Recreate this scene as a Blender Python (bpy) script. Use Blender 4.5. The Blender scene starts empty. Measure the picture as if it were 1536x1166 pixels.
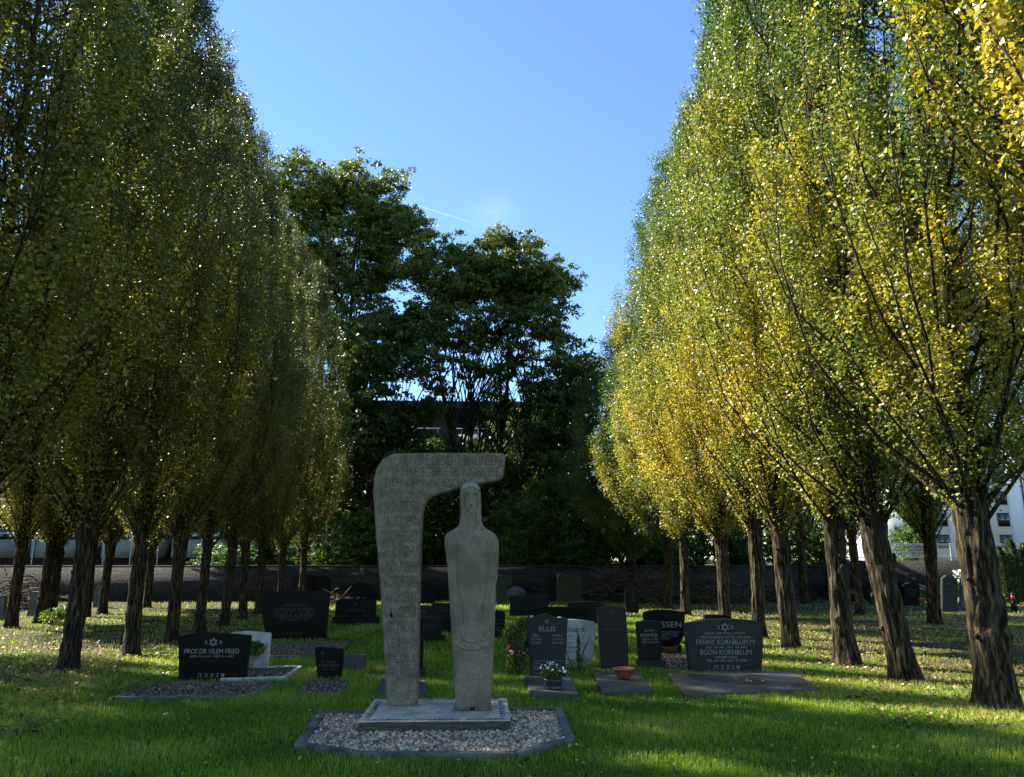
import bpy, bmesh, math, random
import numpy as np
from mathutils import Euler, Matrix, Vector

# ------------------------------------------------------------------ camera, light, exposure
SC = bpy.context.scene
COL = SC.collection
F, CX, CY, H = 1154.0, 768.0, 583.0, 1.55
PITCH = math.radians(12.55)
YAW = math.radians(-2.23)
cam_d = bpy.data.cameras.new('camera')
cam_d.sensor_width = 36.0
cam_d.lens = 36.0 * F / 1536.0
cam_d.clip_start = 0.05
cam_d.clip_end = 3000
cam = bpy.data.objects.new('camera', cam_d)
COL.objects.link(cam)
cam.location = (0, 0, H)
cam.rotation_euler = Euler((math.pi / 2 + PITCH, 0, YAW), 'XYZ')
SC.camera = cam
SUN_EL, SUN_AZ = 43.0, -58.0          # azimuth from +Y, negative towards -X
SC.view_settings.view_transform = 'Standard'
SC.view_settings.look = 'None'
SC.view_settings.gamma = 1.0
SC.view_settings.exposure = 2.0
world = bpy.data.worlds.new('World')
SC.world = world
world.use_nodes = True
_nt = world.node_tree
_bg = _nt.nodes['Background']
_sk = _nt.nodes.new('ShaderNodeTexSky')
_sk.sky_type = 'NISHITA'
_sk.sun_disc = False
_sk.sun_elevation = math.radians(SUN_EL)
_sk.sun_rotation = math.radians(SUN_AZ)
_sk.air_density, _sk.dust_density, _sk.ozone_density = 1.15, 0.0, 7.0
# a thin vapour trail and a faint wisp of cirrus, fixed directions in the sky itself
_tc = _nt.nodes.new('ShaderNodeTexCoord')


def _m(op, a, b=None):
    n = _nt.nodes.new('ShaderNodeMath'); n.operation = op
    for i_, v_ in enumerate((a, b)):
        if v_ is None: continue
        if isinstance(v_, (int, float)): n.inputs[i_].default_value = v_
        else: _nt.links.new(v_, n.inputs[i_])
    return n.outputs[0]


def _dot(vec):
    n = _nt.nodes.new('ShaderNodeVectorMath'); n.operation = 'DOT_PRODUCT'
    _nt.links.new(_tc.outputs['Generated'], n.inputs[0]); n.inputs[1].default_value = vec
    return n.outputs['Value']


def _dir(px, py):
    v = Vector(((px - CX) / F, -(py - CY) / F, -1.0)); v.rotate(cam.rotation_euler); return v.normalized()


_p, _q = _dir(612, 304), _dir(698, 331)
_pl = _p.cross(_q).normalized(); _mid = (_p + _q).normalized()
_line = _m('POWER', 2.718, _m('MULTIPLY', _m('POWER', _dot(_pl), 2), -1.6e6))
_ext = _m('POWER', 2.718, _m('MULTIPLY', _m('SUBTRACT', _dot(_mid), 1.0), 900.0))
_trail = _m('MULTIPLY', _m('MULTIPLY', _line, _ext), 0.11)
_nz = _nt.nodes.new('ShaderNodeTexNoise'); _nz.inputs['Scale'].default_value = 22; _nz.inputs['Detail'].default_value = 5
_mpn = _nt.nodes.new('ShaderNodeMapping'); _mpn.inputs['Scale'].default_value = (1, 1, 2.5)
_nt.links.new(_tc.outputs['Generated'], _mpn.inputs[0]); _nt.links.new(_mpn.outputs[0], _nz.inputs['Vector'])
_w = _m('MULTIPLY', _m('POWER', 2.718, _m('MULTIPLY', _m('SUBTRACT', _dot(_dir(738, 326)), 1.0), 2600.0)), _m('MULTIPLY', _m('POWER', _nz.outputs['Fac'], 2), 0.16))
_fac = _m('ADD', _trail, _w)
_mixn = _nt.nodes.new('ShaderNodeMix'); _mixn.data_type = 'RGBA'
_nt.links.new(_fac, _mixn.inputs[0]); _nt.links.new(_sk.outputs[0], _mixn.inputs[6]); _mixn.inputs[7].default_value = (9, 9.5, 10, 1)
_nt.links.new(_mixn.outputs[2], _bg.inputs[0])
_bg.inputs[1].default_value = 0.066
sun_d = bpy.data.lights.new('sun', 'SUN')
sun_d.energy = 5.0
sun_d.angle = math.radians(0.5)
sun_d.color = (1.0, 0.93, 0.82)
sun = bpy.data.objects.new('sun', sun_d)
COL.objects.link(sun)
_a, _e = math.radians(SUN_AZ), math.radians(SUN_EL)
SUNV = Vector((math.sin(_a) * math.cos(_e), math.cos(_a) * math.cos(_e), math.sin(_e)))
sun.rotation_euler = SUNV.to_track_quat('Z', 'Y').to_euler()
SC.render.engine = 'CYCLES'
SC.cycles.max_bounces = 6
SC.cycles.diffuse_bounces = 3
SC.cycles.glossy_bounces = 2
SC.cycles.transmission_bounces = 4
SC.cycles.transparent_max_bounces = 4
SC.cycles.sample_clamp_indirect = 4.0
SC.cycles.caustics_reflective = False
SC.cycles.caustics_refractive = False

# ------------------------------------------------------------------ measuring: photo pixel -> place
_R = np.array(cam.rotation_euler.to_matrix())


def ray(px, py):
    d = _R @ np.array([(px - CX) / F, -(py - CY) / F, -1.0])
    return d


def at(px, py, z=0.0):
    d = ray(px, py)
    t = (z - H) / d[2]
    return (d[0] * t, d[1] * t, z)


def on(px, py, Y):
    d = ray(px, py)
    t = Y / d[1]
    return (d[0] * t, H + d[2] * t)      # X, Z on the upright plane at depth Y


# ------------------------------------------------------------------ small tools
def link(o, parent=None):
    COL.objects.link(o)
    if parent is not None:
        o.parent = parent
    return o


def tag(o, label=None, cat=None, group=None, kind=None):
    if label: o['label'] = label
    if cat: o['category'] = cat
    if group: o['group'] = group
    if kind: o['kind'] = kind
    return o


def thing(name, label, cat, loc=(0, 0, 0), rz=0.0, group=None):
    o = bpy.data.objects.new(name, None)
    o.empty_display_size = 0.2
    link(o)
    o.location = loc
    o.rotation_euler = (0, 0, rz)
    return tag(o, label, cat, group)


def np_mesh(name, V, Fs, tint=None, smooth=False):
    """V (n,3); Fs list of (m,k) arrays; tint per face"""
    me = bpy.data.meshes.new(name)
    V = np.asarray(V, dtype=np.float32)
    Fs = [np.asarray(f, dtype=np.int32) for f in Fs if len(f)]
    nl = sum(f.size for f in Fs)
    nf = sum(len(f) for f in Fs)
    me.vertices.add(len(V)); me.vertices.foreach_set('co', V.ravel())
    me.loops.add(nl); me.loops.foreach_set('vertex_index', np.concatenate([f.ravel() for f in Fs]))
    me.polygons.add(nf)
    tot = np.concatenate([np.full(len(f), f.shape[1], np.int32) for f in Fs])
    st = np.concatenate([[0], np.cumsum(tot)[:-1]]).astype(np.int32)
    me.polygons.foreach_set('loop_start', st)
    me.polygons.foreach_set('loop_total', tot)
    if smooth:
        me.polygons.foreach_set('use_smooth', np.ones(nf, bool))
    if tint is not None:
        a = me.attributes.new('tint', 'FLOAT', 'FACE')
        a.data.foreach_set('value', np.asarray(tint, np.float32))
    me.update(calc_edges=True)
    me.validate()
    return me


def obj(name, me, mat, parent=None, loc=None):
    o = bpy.data.objects.new(name, me)
    if mat is not None and len(me.materials) == 0:
        me.materials.append(mat)
    link(o, parent)
    if loc is not None: o.location = loc
    return o


class Acc:
    def __init__(s): s.V, s.T, s.Q, s.tt, s.tq, s.n = [], [], [], [], [], 0
    def add(s, V, F, tint=0.5):
        V = np.asarray(V, float); F = np.asarray(F, int)
        if len(F) == 0: return
        tv = np.full(len(F), tint) if np.isscalar(tint) else np.asarray(tint)
        (s.T if F.shape[1] == 3 else s.Q).append(F + s.n)
        (s.tt if F.shape[1] == 3 else s.tq).append(tv)
        s.V.append(V); s.n += len(V)
    def mesh(s, name, smooth=False):
        Fs, tn = [], []
        if s.T: Fs.append(np.concatenate(s.T)); tn.append(np.concatenate(s.tt))
        if s.Q: Fs.append(np.concatenate(s.Q)); tn.append(np.concatenate(s.tq))
        return np_mesh(name, np.concatenate(s.V), Fs, np.concatenate(tn), smooth)


def box(x0, x1, y0, y1, z0, z1):
    V = [(x, y, z) for z in (z0, z1) for y in (y0, y1) for x in (x0, x1)]
    Q = [(0, 2, 3, 1), (4, 5, 7, 6), (0, 1, 5, 4), (2, 6, 7, 3), (0, 4, 6, 2), (1, 3, 7, 5)]
    return np.array(V), np.array(Q)


def tube(P, r, sides=6, cap=True):
    P = np.asarray(P, float); r = np.broadcast_to(np.asarray(r, float), (len(P),))
    T = np.gradient(P, axis=0)
    T /= np.linalg.norm(T, axis=1)[:, None] + 1e-9
    ref = np.where(np.abs(T[:, 2:3]) > 0.9, np.array([[1., 0, 0]]), np.array([[0, 0, 1.]]))
    A = np.cross(T, ref); A /= np.linalg.norm(A, axis=1)[:, None] + 1e-9
    for i in range(1, len(A)):
        a = A[i - 1] - T[i] * np.dot(A[i - 1], T[i])
        n = np.linalg.norm(a)
        if n > 1e-4: A[i] = a / n
    B = np.cross(T, A)
    th = np.linspace(0, 2 * np.pi, sides, endpoint=False)
    V = (P[:, None] + r[:, None, None] * (np.cos(th)[None, :, None] * A[:, None] + np.sin(th)[None, :, None] * B[:, None])).reshape(-1, 3)
    i = np.arange(len(P) - 1)[:, None] * sides; j = np.arange(sides)[None]; k = (j + 1) % sides
    Q = np.stack([i + j, i + k, i + sides + k, i + sides + j], -1).reshape(-1, 4)
    return V, Q


def prism(poly, depth_axis, d0, d1, bevel=0.0):
    """poly: 2-D outline. depth_axis 'y' -> (x,z) outline extruded in y; 'z' -> (x,y) outline extruded in z"""
    bm = bmesh.new()
    def P(a, b, d): return (a, d, b) if depth_axis == 'y' else (a, b, d)
    v0 = [bm.verts.new(P(a, b, d0)) for a, b in poly]
    v1 = [bm.verts.new(P(a, b, d1)) for a, b in poly]
    n = len(poly)
    bm.faces.new(v0); bm.faces.new(v1[::-1])
    for i in range(n):
        bm.faces.new((v0[(i + 1) % n], v0[i], v1[i], v1[(i + 1) % n]))
    bmesh.ops.recalc_face_normals(bm, faces=bm.faces[:])
    if bevel > 0:
        bmesh.ops.bevel(bm, geom=bm.edges[:], offset=bevel, segments=2, affect='EDGES', clamp_overlap=True)
    me = bpy.data.meshes.new('prism'); bm.to_mesh(me); bm.free()
    return me


def lathe(prof, sides=24, cx=0, cy=0):
    V, Q = [], []
    th = np.linspace(0, 2 * np.pi, sides, endpoint=False)
    for r, z in prof:
        V += [(cx + r * math.cos(t), cy + r * math.sin(t), z) for t in th]
    for i in range(len(prof) - 1):
        for j in range(sides):
            k = (j + 1) % sides
            Q.append((i * sides + j, i * sides + k, (i + 1) * sides + k, (i + 1) * sides + j))
    return np.array(V), np.array(Q)


def vnoise(rng, u, v, nu, nv, per=True):
    """value noise on u in [0,1) (periodic, nu cells), v in [0,1] (nv cells)"""
    G = rng.random((nv + 2, nu))
    x = (u % 1.0) * nu; y = np.clip(v, 0, 1) * nv
    xi = np.floor(x).astype(int) % nu; yi = np.floor(y).astype(int)
    fx = x - np.floor(x); fy = y - yi
    fx = fx * fx * (3 - 2 * fx); fy = fy * fy * (3 - 2 * fy)
    x1 = (xi + 1) % nu; y1 = np.minimum(yi + 1, nv + 1)
    return (G[yi, xi] * (1 - fx) + G[yi, x1] * fx) * (1 - fy) + (G[y1, xi] * (1 - fx) + G[y1, x1] * fx) * fy


# ------------------------------------------------------------------ materials
def mat(name):
    m = bpy.data.materials.new(name); m.use_nodes = True
    nt = m.node_tree
    return m, nt, nt.nodes['Principled BSDF']


def nd(nt, t, **kw):
    n = nt.nodes.new(t)
    for k, v in kw.items():
        if k.startswith('i_'):
            n.inputs[k[2:].replace('_', ' ')].default_value = v
        else: setattr(n, k, v)
    return n


def ramp(nt, fac, stops):
    r = nt.nodes.new('ShaderNodeValToRGB')
    el = r.color_ramp.elements
    while len(el) < len(stops): el.new(0.5)
    for e, (p, c) in zip(el, stops):
        e.position = p; e.color = (c[0], c[1], c[2], 1)
    if fac is not None: nt.links.new(fac, r.inputs[0])
    return r


def bump(nt, bs, height, strength=0.3, dist=0.02):
    b = nt.nodes.new('ShaderNodeBump')
    b.inputs['Strength'].default_value = strength; b.inputs['Distance'].default_value = dist
    nt.links.new(height, b.inputs['Height']); nt.links.new(b.outputs[0], bs.inputs['Normal'])
    return b


def coords(nt, scale=(1, 1, 1)):
    tc = nt.nodes.new('ShaderNodeTexCoord'); mp = nt.nodes.new('ShaderNodeMapping')
    mp.inputs['Scale'].default_value = scale
    nt.links.new(tc.outputs['Object'], mp.inputs[0])
    return mp.outputs[0]


def noise(nt, vec, scale, detail=4, rough=0.55):
    n = nt.nodes.new('ShaderNodeTexNoise')
    n.inputs['Scale'].default_value = scale; n.inputs['Detail'].default_value = detail; n.inputs['Roughness'].default_value = rough
    if vec is not None: nt.links.new(vec, n.inputs['Vector'])
    return n.outputs['Fac']


def m_stone(name, c0, c1, scale=60, rough=0.85, bstr=0.4, stain=None, spec=0.3, bdist=0.004, big=3.0):
    m, nt, bs = mat(name)
    v = coords(nt)
    n1 = noise(nt, v, scale, 6, 0.7)
    r = ramp(nt, n1, [(0.3, c0), (0.7, c1)])
    out = r.outputs[0]
    if stain:
        n2 = noise(nt, v, big, 5, 0.6)
        rr = ramp(nt, n2, [(0.42, (0, 0, 0)), (0.62, (1, 1, 1))])
        mx = nd(nt, 'ShaderNodeMix', data_type='RGBA')
        nt.links.new(rr.outputs[0], mx.inputs[0]); nt.links.new(out, mx.inputs[6])
        mx.inputs[7].default_value = (*stain, 1)
        out = mx.outputs[2]
    nt.links.new(out, bs.inputs['Base Color'])
    bs.inputs['Roughness'].default_value = rough
    bs.inputs['Specular IOR Level'].default_value = spec
    if bstr: bump(nt, bs, n1, bstr, bdist)
    return m


def m_plain(name, c, rough=0.6, spec=0.5, metal=0.0):
    m, nt, bs = mat(name)
    v = coords(nt)
    n1 = noise(nt, v, 9, 4)
    r = ramp(nt, n1, [(0.3, tuple(x * 0.85 for x in c)), (0.7, tuple(min(1, x * 1.1) for x in c))])
    nt.links.new(r.outputs[0], bs.inputs['Base Color'])
    bs.inputs['Roughness'].default_value = rough
    bs.inputs['Specular IOR Level'].default_value = spec
    bs.inputs['Metallic'].default_value = metal
    return m


def m_tint(name, stops, rough=0.5, spec=0.5, trans=0.0, tgain=1.0, objmix=False):
    """colour from the per-face tint attribute; optional see-through light"""
    m, nt, bs = mat(name)
    at_ = nt.nodes.new('ShaderNodeAttribute'); at_.attribute_name = 'tint'
    fac = at_.outputs['Fac']
    if objmix:
        oi = nt.nodes.new('ShaderNodeObjectInfo')
        sp = nt.nodes.new('ShaderNodeSeparateColor')
        nt.links.new(oi.outputs['Color'], sp.inputs[0])
        ad = nd(nt, 'ShaderNodeMath', operation='ADD'); nt.links.new(fac, ad.inputs[0]); nt.links.new(sp.outputs[0], ad.inputs[1])
        sb = nd(nt, 'ShaderNodeMath', operation='SUBTRACT', use_clamp=True); nt.links.new(ad.outputs[0], sb.inputs[0]); sb.inputs[1].default_value = 0.5
        fac = sb.outputs[0]
    r = ramp(nt, fac, stops)
    if objmix:
        bm_ = nd(nt, 'ShaderNodeMix', data_type='RGBA')
        nt.links.new(sp.outputs[1], bm_.inputs[0]); nt.links.new(r.outputs[0], bm_.inputs[6]); bm_.inputs[7].default_value = (0.13, 0.085, 0.025, 1)
        class _O: pass
        r = _O(); r.outputs = [bm_.outputs[2]]
    nt.links.new(r.outputs[0], bs.inputs['Base Color'])
    bs.inputs['Roughness'].default_value = rough
    bs.inputs['Specular IOR Level'].default_value = spec
    if trans > 0:
        tr = nt.nodes.new('ShaderNodeBsdfTranslucent')
        ml = nd(nt, 'ShaderNodeMix', data_type='RGBA', blend_type='MULTIPLY')
        ml.inputs[0].default_value = 1.0
        nt.links.new(r.outputs[0], ml.inputs[6]); ml.inputs[7].default_value = (1.5 * tgain, 1.6 * tgain, 0.7 * tgain, 1)
        nt.links.new(ml.outputs[2], tr.inputs[0])
        mx = nt.nodes.new('ShaderNodeMixShader'); mx.inputs[0].default_value = trans
        nt.links.new(bs.outputs[0], mx.inputs[1]); nt.links.new(tr.outputs[0], mx.inputs[2])
        nt.links.new(mx.outputs[0], nt.nodes['Material Output'].inputs[0])
    return m


M = {}
M['poplar'] = m_tint('poplar_leaf', [(0.0, (0.035, 0.095, 0.022)), (0.3, (0.09, 0.165, 0.035)), (0.55, (0.22, 0.24, 0.05)),
                                     (0.8, (0.42, 0.35, 0.055)), (1.0, (0.58, 0.45, 0.05))], 0.42, 0.42, 0.30, 0.85, True)
M['robinia'] = m_tint('robinia_leaf', [(0.0, (0.035, 0.06, 0.012)), (0.5, (0.075, 0.12, 0.018)), (1.0, (0.24, 0.25, 0.04))], 0.5, 0.4, 0.22, 1.0, True)
M['bush'] = m_tint('bush_leaf', [(0.0, (0.02, 0.05, 0.012)), (0.5, (0.06, 0.12, 0.02)), (1.0, (0.2, 0.24, 0.04))], 0.5, 0.4, 0.35, 1.1, True)
M['grass'] = m_tint('grass_blade', [(0.0, (0.09, 0.175, 0.014)), (0.5, (0.21, 0.32, 0.026)), (0.85, (0.36, 0.40, 0.05)), (1.0, (0.40, 0.34, 0.12))], 0.5, 0.35, 0.3, 1.0)
M['litter'] = m_tint('fallen_leaf', [(0.0, (0.06, 0.035, 0.018)), (0.5, (0.17, 0.10, 0.045)), (0.8, (0.36, 0.26, 0.1)), (1.0, (0.56, 0.46, 0.22))], 0.6, 0.4, 0.1, 0.8)
M['pebble'] = m_tint('pale_pebble', [(0.0, (0.05, 0.033, 0.02)), (0.35, (0.25, 0.165, 0.10)), (0.7, (0.52, 0.385, 0.25)), (1.0, (0.82, 0.69, 0.52))], 0.75, 0.3)
M['pebble2'] = m_tint('grey_chipping', [(0.0, (0.035, 0.026, 0.018)), (0.5, (0.125, 0.09, 0.06)), (0.85, (0.26, 0.19, 0.13)), (1.0, (0.5, 0.38, 0.26))], 0.75, 0.3)
M['monument'] = m_stone('weathered_sandstone', (0.075, 0.06, 0.04), (0.44, 0.36, 0.25), 62, 0.9, 1.0, (0.16, 0.13, 0.085), 0.2, 0.012, 9)
M['figure'] = m_stone('smoother_weathered_sandstone', (0.10, 0.08, 0.055), (0.43, 0.35, 0.245), 85, 0.9, 0.9, (0.17, 0.145, 0.095), 0.2, 0.006, 4)
M['skylit_lichen_top'] = m_stone('skylit_pale_lichen', (0.17, 0.155, 0.125), (0.4, 0.37, 0.31), 60, 0.95, 0.8, None, 0.1, 0.006)  # head top: lichen, with sky light from above painted into the paler colour
M['carved'] = m_stone('shade_dark_letter', (0.04, 0.031, 0.019), (0.17, 0.135, 0.088), 55, 0.95, 0.6, None, 0.1)  # darker tone paints in the shade that cut strokes would hold
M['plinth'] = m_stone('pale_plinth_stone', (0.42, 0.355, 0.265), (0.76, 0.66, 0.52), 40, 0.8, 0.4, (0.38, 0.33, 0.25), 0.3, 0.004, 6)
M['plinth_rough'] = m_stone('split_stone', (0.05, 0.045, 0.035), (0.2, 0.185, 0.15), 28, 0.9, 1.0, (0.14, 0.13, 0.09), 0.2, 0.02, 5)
M['kerb'] = m_stone('grey_kerb_stone', (0.09, 0.083, 0.068), (0.23, 0.21, 0.175), 70, 0.8, 0.4, (0.06, 0.062, 0.04), 0.3)
M['black'] = m_stone('polished_black_granite', (0.004, 0.0045, 0.005), (0.010, 0.011, 0.012), 180, 0.3, 0.0, None, 0.1)
M['green_black'] = m_stone('dark_green_granite', (0.006, 0.007, 0.006), (0.018, 0.02, 0.016), 120, 0.4, 0.05, None, 0.12)
M['blue_granite'] = m_stone('blue_grey_granite', (0.009, 0.012, 0.011), (0.045, 0.05, 0.045), 110, 0.45, 0.08, None, 0.16)
M['slab'] = m_stone('grey_grave_slab', (0.05, 0.05, 0.048), (0.105, 0.105, 0.102), 90, 0.38, 0.15, (0.06, 0.06, 0.05), 0.5)
M['brown_granite'] = m_stone('brown_grey_granite', (0.016, 0.013, 0.009), (0.045, 0.038, 0.027), 120, 0.55, 0.1, None, 0.15)
M['white_stone'] = m_stone('white_limestone', (0.5, 0.48, 0.44), (0.72, 0.69, 0.63), 30, 0.8, 0.2, (0.4, 0.38, 0.32), 0.3, 0.003, 4)
M['grey_stone'] = m_stone('weathered_grey_stone', (0.07, 0.075, 0.08), (0.15, 0.155, 0.16), 30, 0.85, 0.4, (0.06, 0.07, 0.05), 0.3)
M['letter_grey'] = m_plain('carved_grey_letter', (0.26, 0.255, 0.235), 0.8)
M['letter_dim'] = m_plain('dim_carved_letter', (0.06, 0.06, 0.056), 0.8)
M['letter_dark'] = m_plain('dark_letter', (0.03, 0.032, 0.035), 0.8)
M['terracotta'] = m_stone('terracotta', (0.16, 0.055, 0.025), (0.28, 0.11, 0.05), 25, 0.75, 0.2)
M['navy_pot'] = m_plain('glazed_dark_pot', (0.02, 0.024, 0.035), 0.35)
M['white_pot'] = m_plain('pale_grey_pot', (0.3, 0.3, 0.28), 0.7)
M['soil'] = m_stone('soil', (0.03, 0.02, 0.014), (0.09, 0.065, 0.045), 30, 0.95, 0.8, None, 0.1, 0.02)
M['petal_white'] = m_plain('white_petal', (0.75, 0.74, 0.7), 0.6)
M['petal_pink'] = m_plain('dusky_pink_petal', (0.42, 0.2, 0.24), 0.6)
M['petal_red'] = m_plain('dark_red_petal', (0.2, 0.02, 0.03), 0.6)
M['twig'] = m_plain('dry_twig', (0.10, 0.072, 0.046), 0.85, 0.2)
M['frame'] = m_plain('dark_window_frame', (0.02, 0.022, 0.026), 0.5)
M['rail'] = m_plain('galvanised_rail', (0.5, 0.52, 0.54), 0.45, 0.5, 0.3)
M['balcony'] = m_plain('pale_balcony_panel', (0.24, 0.25, 0.2), 0.7)
M['render_white'] = m_plain('white_render', (0.82, 0.83, 0.82), 0.85)
M['render_cream'] = m_plain('cream_render', (0.68, 0.64, 0.52), 0.85)
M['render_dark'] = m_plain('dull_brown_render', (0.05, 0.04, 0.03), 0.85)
M['roof'] = m_plain('dark_roof_edge', (0.05, 0.042, 0.04), 0.8)
M['lantern_red'] = m_plain('red_lantern_glass', (0.45, 0.03, 0.03), 0.3)

_g, _nt2, _b = mat('window_glass')
_b.inputs['Base Color'].default_value = (0.02, 0.025, 0.03, 1); _b.inputs['Roughness'].default_value = 0.06
_b.inputs['Specular IOR Level'].default_value = 0.8
M['glass'] = _g

# bark: long vertical furrows
m, nt, bs = mat('furrowed_bark')
v = coords(nt, (1, 1, 0.13))
n1 = noise(nt, v, 30, 8, 0.6); n2 = noise(nt, coords(nt), 2.2, 3)
r = ramp(nt, n1, [(0.38, (0.004, 0.003, 0.002)), (0.5, (0.035, 0.024, 0.014)), (0.66, (0.16, 0.11, 0.065))])
mx = nd(nt, 'ShaderNodeMix', data_type='RGBA'); nt.links.new(n2, mx.inputs[0]); nt.links.new(r.outputs[0], mx.inputs[6])
mx2 = nd(nt, 'ShaderNodeMix', data_type='RGBA', blend_type='MULTIPLY'); mx2.inputs[0].default_value = 1
nt.links.new(r.outputs[0], mx2.inputs[6]); mx2.inputs[7].default_value = (0.75, 0.85, 0.55, 1)
nt.links.new(mx2.outputs[2], mx.inputs[7]); nt.links.new(mx.outputs[2], bs.inputs['Base Color'])
bs.inputs['Roughness'].default_value = 0.9; bs.inputs['Specular IOR Level'].default_value = 0.2
bump(nt, bs, n1, 1.0, 0.06)
M['bark'] = m

# lawn soil and turf below the blades, with bare leaf-strewn earth under the tree rows
m, nt, bs = mat('lawn_ground')
v = coords(nt)
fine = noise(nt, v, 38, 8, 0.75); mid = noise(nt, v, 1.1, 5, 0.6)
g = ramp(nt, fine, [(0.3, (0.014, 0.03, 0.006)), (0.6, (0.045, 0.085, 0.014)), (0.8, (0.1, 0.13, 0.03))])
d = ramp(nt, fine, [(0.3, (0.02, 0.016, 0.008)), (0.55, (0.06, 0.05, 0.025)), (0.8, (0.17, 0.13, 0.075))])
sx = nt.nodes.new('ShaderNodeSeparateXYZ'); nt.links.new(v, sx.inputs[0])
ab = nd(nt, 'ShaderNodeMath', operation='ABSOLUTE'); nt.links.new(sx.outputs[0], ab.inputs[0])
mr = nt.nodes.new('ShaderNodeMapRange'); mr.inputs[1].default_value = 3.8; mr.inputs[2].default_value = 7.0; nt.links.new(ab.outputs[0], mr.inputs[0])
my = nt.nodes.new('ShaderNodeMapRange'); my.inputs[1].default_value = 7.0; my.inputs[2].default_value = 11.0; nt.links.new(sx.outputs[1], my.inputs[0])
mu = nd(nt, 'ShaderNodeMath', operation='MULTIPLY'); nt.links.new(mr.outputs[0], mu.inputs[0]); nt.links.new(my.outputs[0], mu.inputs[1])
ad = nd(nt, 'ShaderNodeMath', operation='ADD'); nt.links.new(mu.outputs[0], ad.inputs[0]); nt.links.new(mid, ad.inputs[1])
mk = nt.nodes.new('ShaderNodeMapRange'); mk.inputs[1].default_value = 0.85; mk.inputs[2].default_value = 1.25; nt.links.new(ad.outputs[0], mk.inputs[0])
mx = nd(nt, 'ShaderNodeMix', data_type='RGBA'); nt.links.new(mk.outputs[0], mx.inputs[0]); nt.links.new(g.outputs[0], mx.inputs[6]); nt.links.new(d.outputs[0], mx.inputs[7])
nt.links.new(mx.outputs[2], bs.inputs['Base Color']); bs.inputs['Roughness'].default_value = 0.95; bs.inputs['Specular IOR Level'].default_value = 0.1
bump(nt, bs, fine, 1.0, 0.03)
M['ground'] = m

# rubble wall
m, nt, bs = mat('rubble_masonry')
v = coords(nt)
br = nt.nodes.new('ShaderNodeTexBrick'); br.inputs['Scale'].default_value = 1.0
mp = nt.nodes.new('ShaderNodeMapping'); mp.inputs['Rotation'].default_value = (math.radians(90), 0, 0)
nt.links.new(v, mp.inputs[0])
nz = nt.nodes.new('ShaderNodeTexNoise'); nz.inputs['Scale'].default_value = 3.0; nt.links.new(v, nz.inputs['Vector'])
vm = nd(nt, 'ShaderNodeVectorMath', operation='MULTIPLY_ADD'); nt.links.new(nz.outputs['Color'], vm.inputs[0]); vm.inputs[1].default_value = (0.16, 0.16, 0.16); nt.links.new(mp.outputs[0], vm.inputs[2])
nt.links.new(vm.outputs[0], br.inputs['Vector'])
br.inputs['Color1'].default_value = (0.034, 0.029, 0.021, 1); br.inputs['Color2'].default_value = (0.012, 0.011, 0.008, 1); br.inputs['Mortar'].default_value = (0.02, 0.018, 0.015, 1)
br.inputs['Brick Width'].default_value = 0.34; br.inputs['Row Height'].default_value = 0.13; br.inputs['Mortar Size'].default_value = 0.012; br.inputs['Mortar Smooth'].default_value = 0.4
nn = noise(nt, v, 14, 6)
mx = nd(nt, 'ShaderNodeMix', data_type='RGBA', blend_type='MULTIPLY'); mx.inputs[0].default_value = 0.7
rr = ramp(nt, nn, [(0.3, (0.4, 0.4, 0.4)), (0.7, (1.3, 1.3, 1.3))])
nt.links.new(br.outputs[0], mx.inputs[6]); nt.links.new(rr.outputs[0], mx.inputs[7]); nt.links.new(mx.outputs[2], bs.inputs['Base Color'])
bs.inputs['Roughness'].default_value = 0.9
sm = nd(nt, 'ShaderNodeMath', operation='ADD'); nt.links.new(nn, sm.inputs[0]); nt.links.new(br.outputs['Fac'], sm.inputs[1])
b = bump(nt, bs, sm.outputs[0], 0.7, 0.03); b.invert = True
M['wall'] = m

# ------------------------------------------------------------------ ground
xs = np.concatenate([np.linspace(-1500, -40, 10), np.linspace(-36, 36, 145), np.linspace(40, 1500, 10)])
ys = np.concatenate([np.linspace(-400, -6, 8), np.linspace(-5, 45, 120), np.linspace(50, 2000, 12)])
X, Y = np.meshgrid(xs, ys)
rg = np.random.default_rng(3)
Zg = (vnoise(rg, (X + 50) / 100, (Y + 10) / 60, 60, 36) - 0.5) * 0.05
Zg *= np.clip((np.abs(X) - 3.5) / 3, 0, 1) * (np.abs(X) < 35) * (Y > -4) * (Y < 44)
n0, n1_ = X.shape
idx = np.arange(n0 * n1_).reshape(n0, n1_)
Qd = np.stack([idx[:-1, :-1], idx[:-1, 1:], idx[1:, 1:], idx[1:, :-1]], -1).reshape(-1, 4)
gme = np_mesh('ground', np.stack([X, Y, Zg], -1).reshape(-1, 3), [Qd], None, True)
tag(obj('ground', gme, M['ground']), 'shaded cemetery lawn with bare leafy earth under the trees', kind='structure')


def gz(x, y): return 0.0


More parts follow.
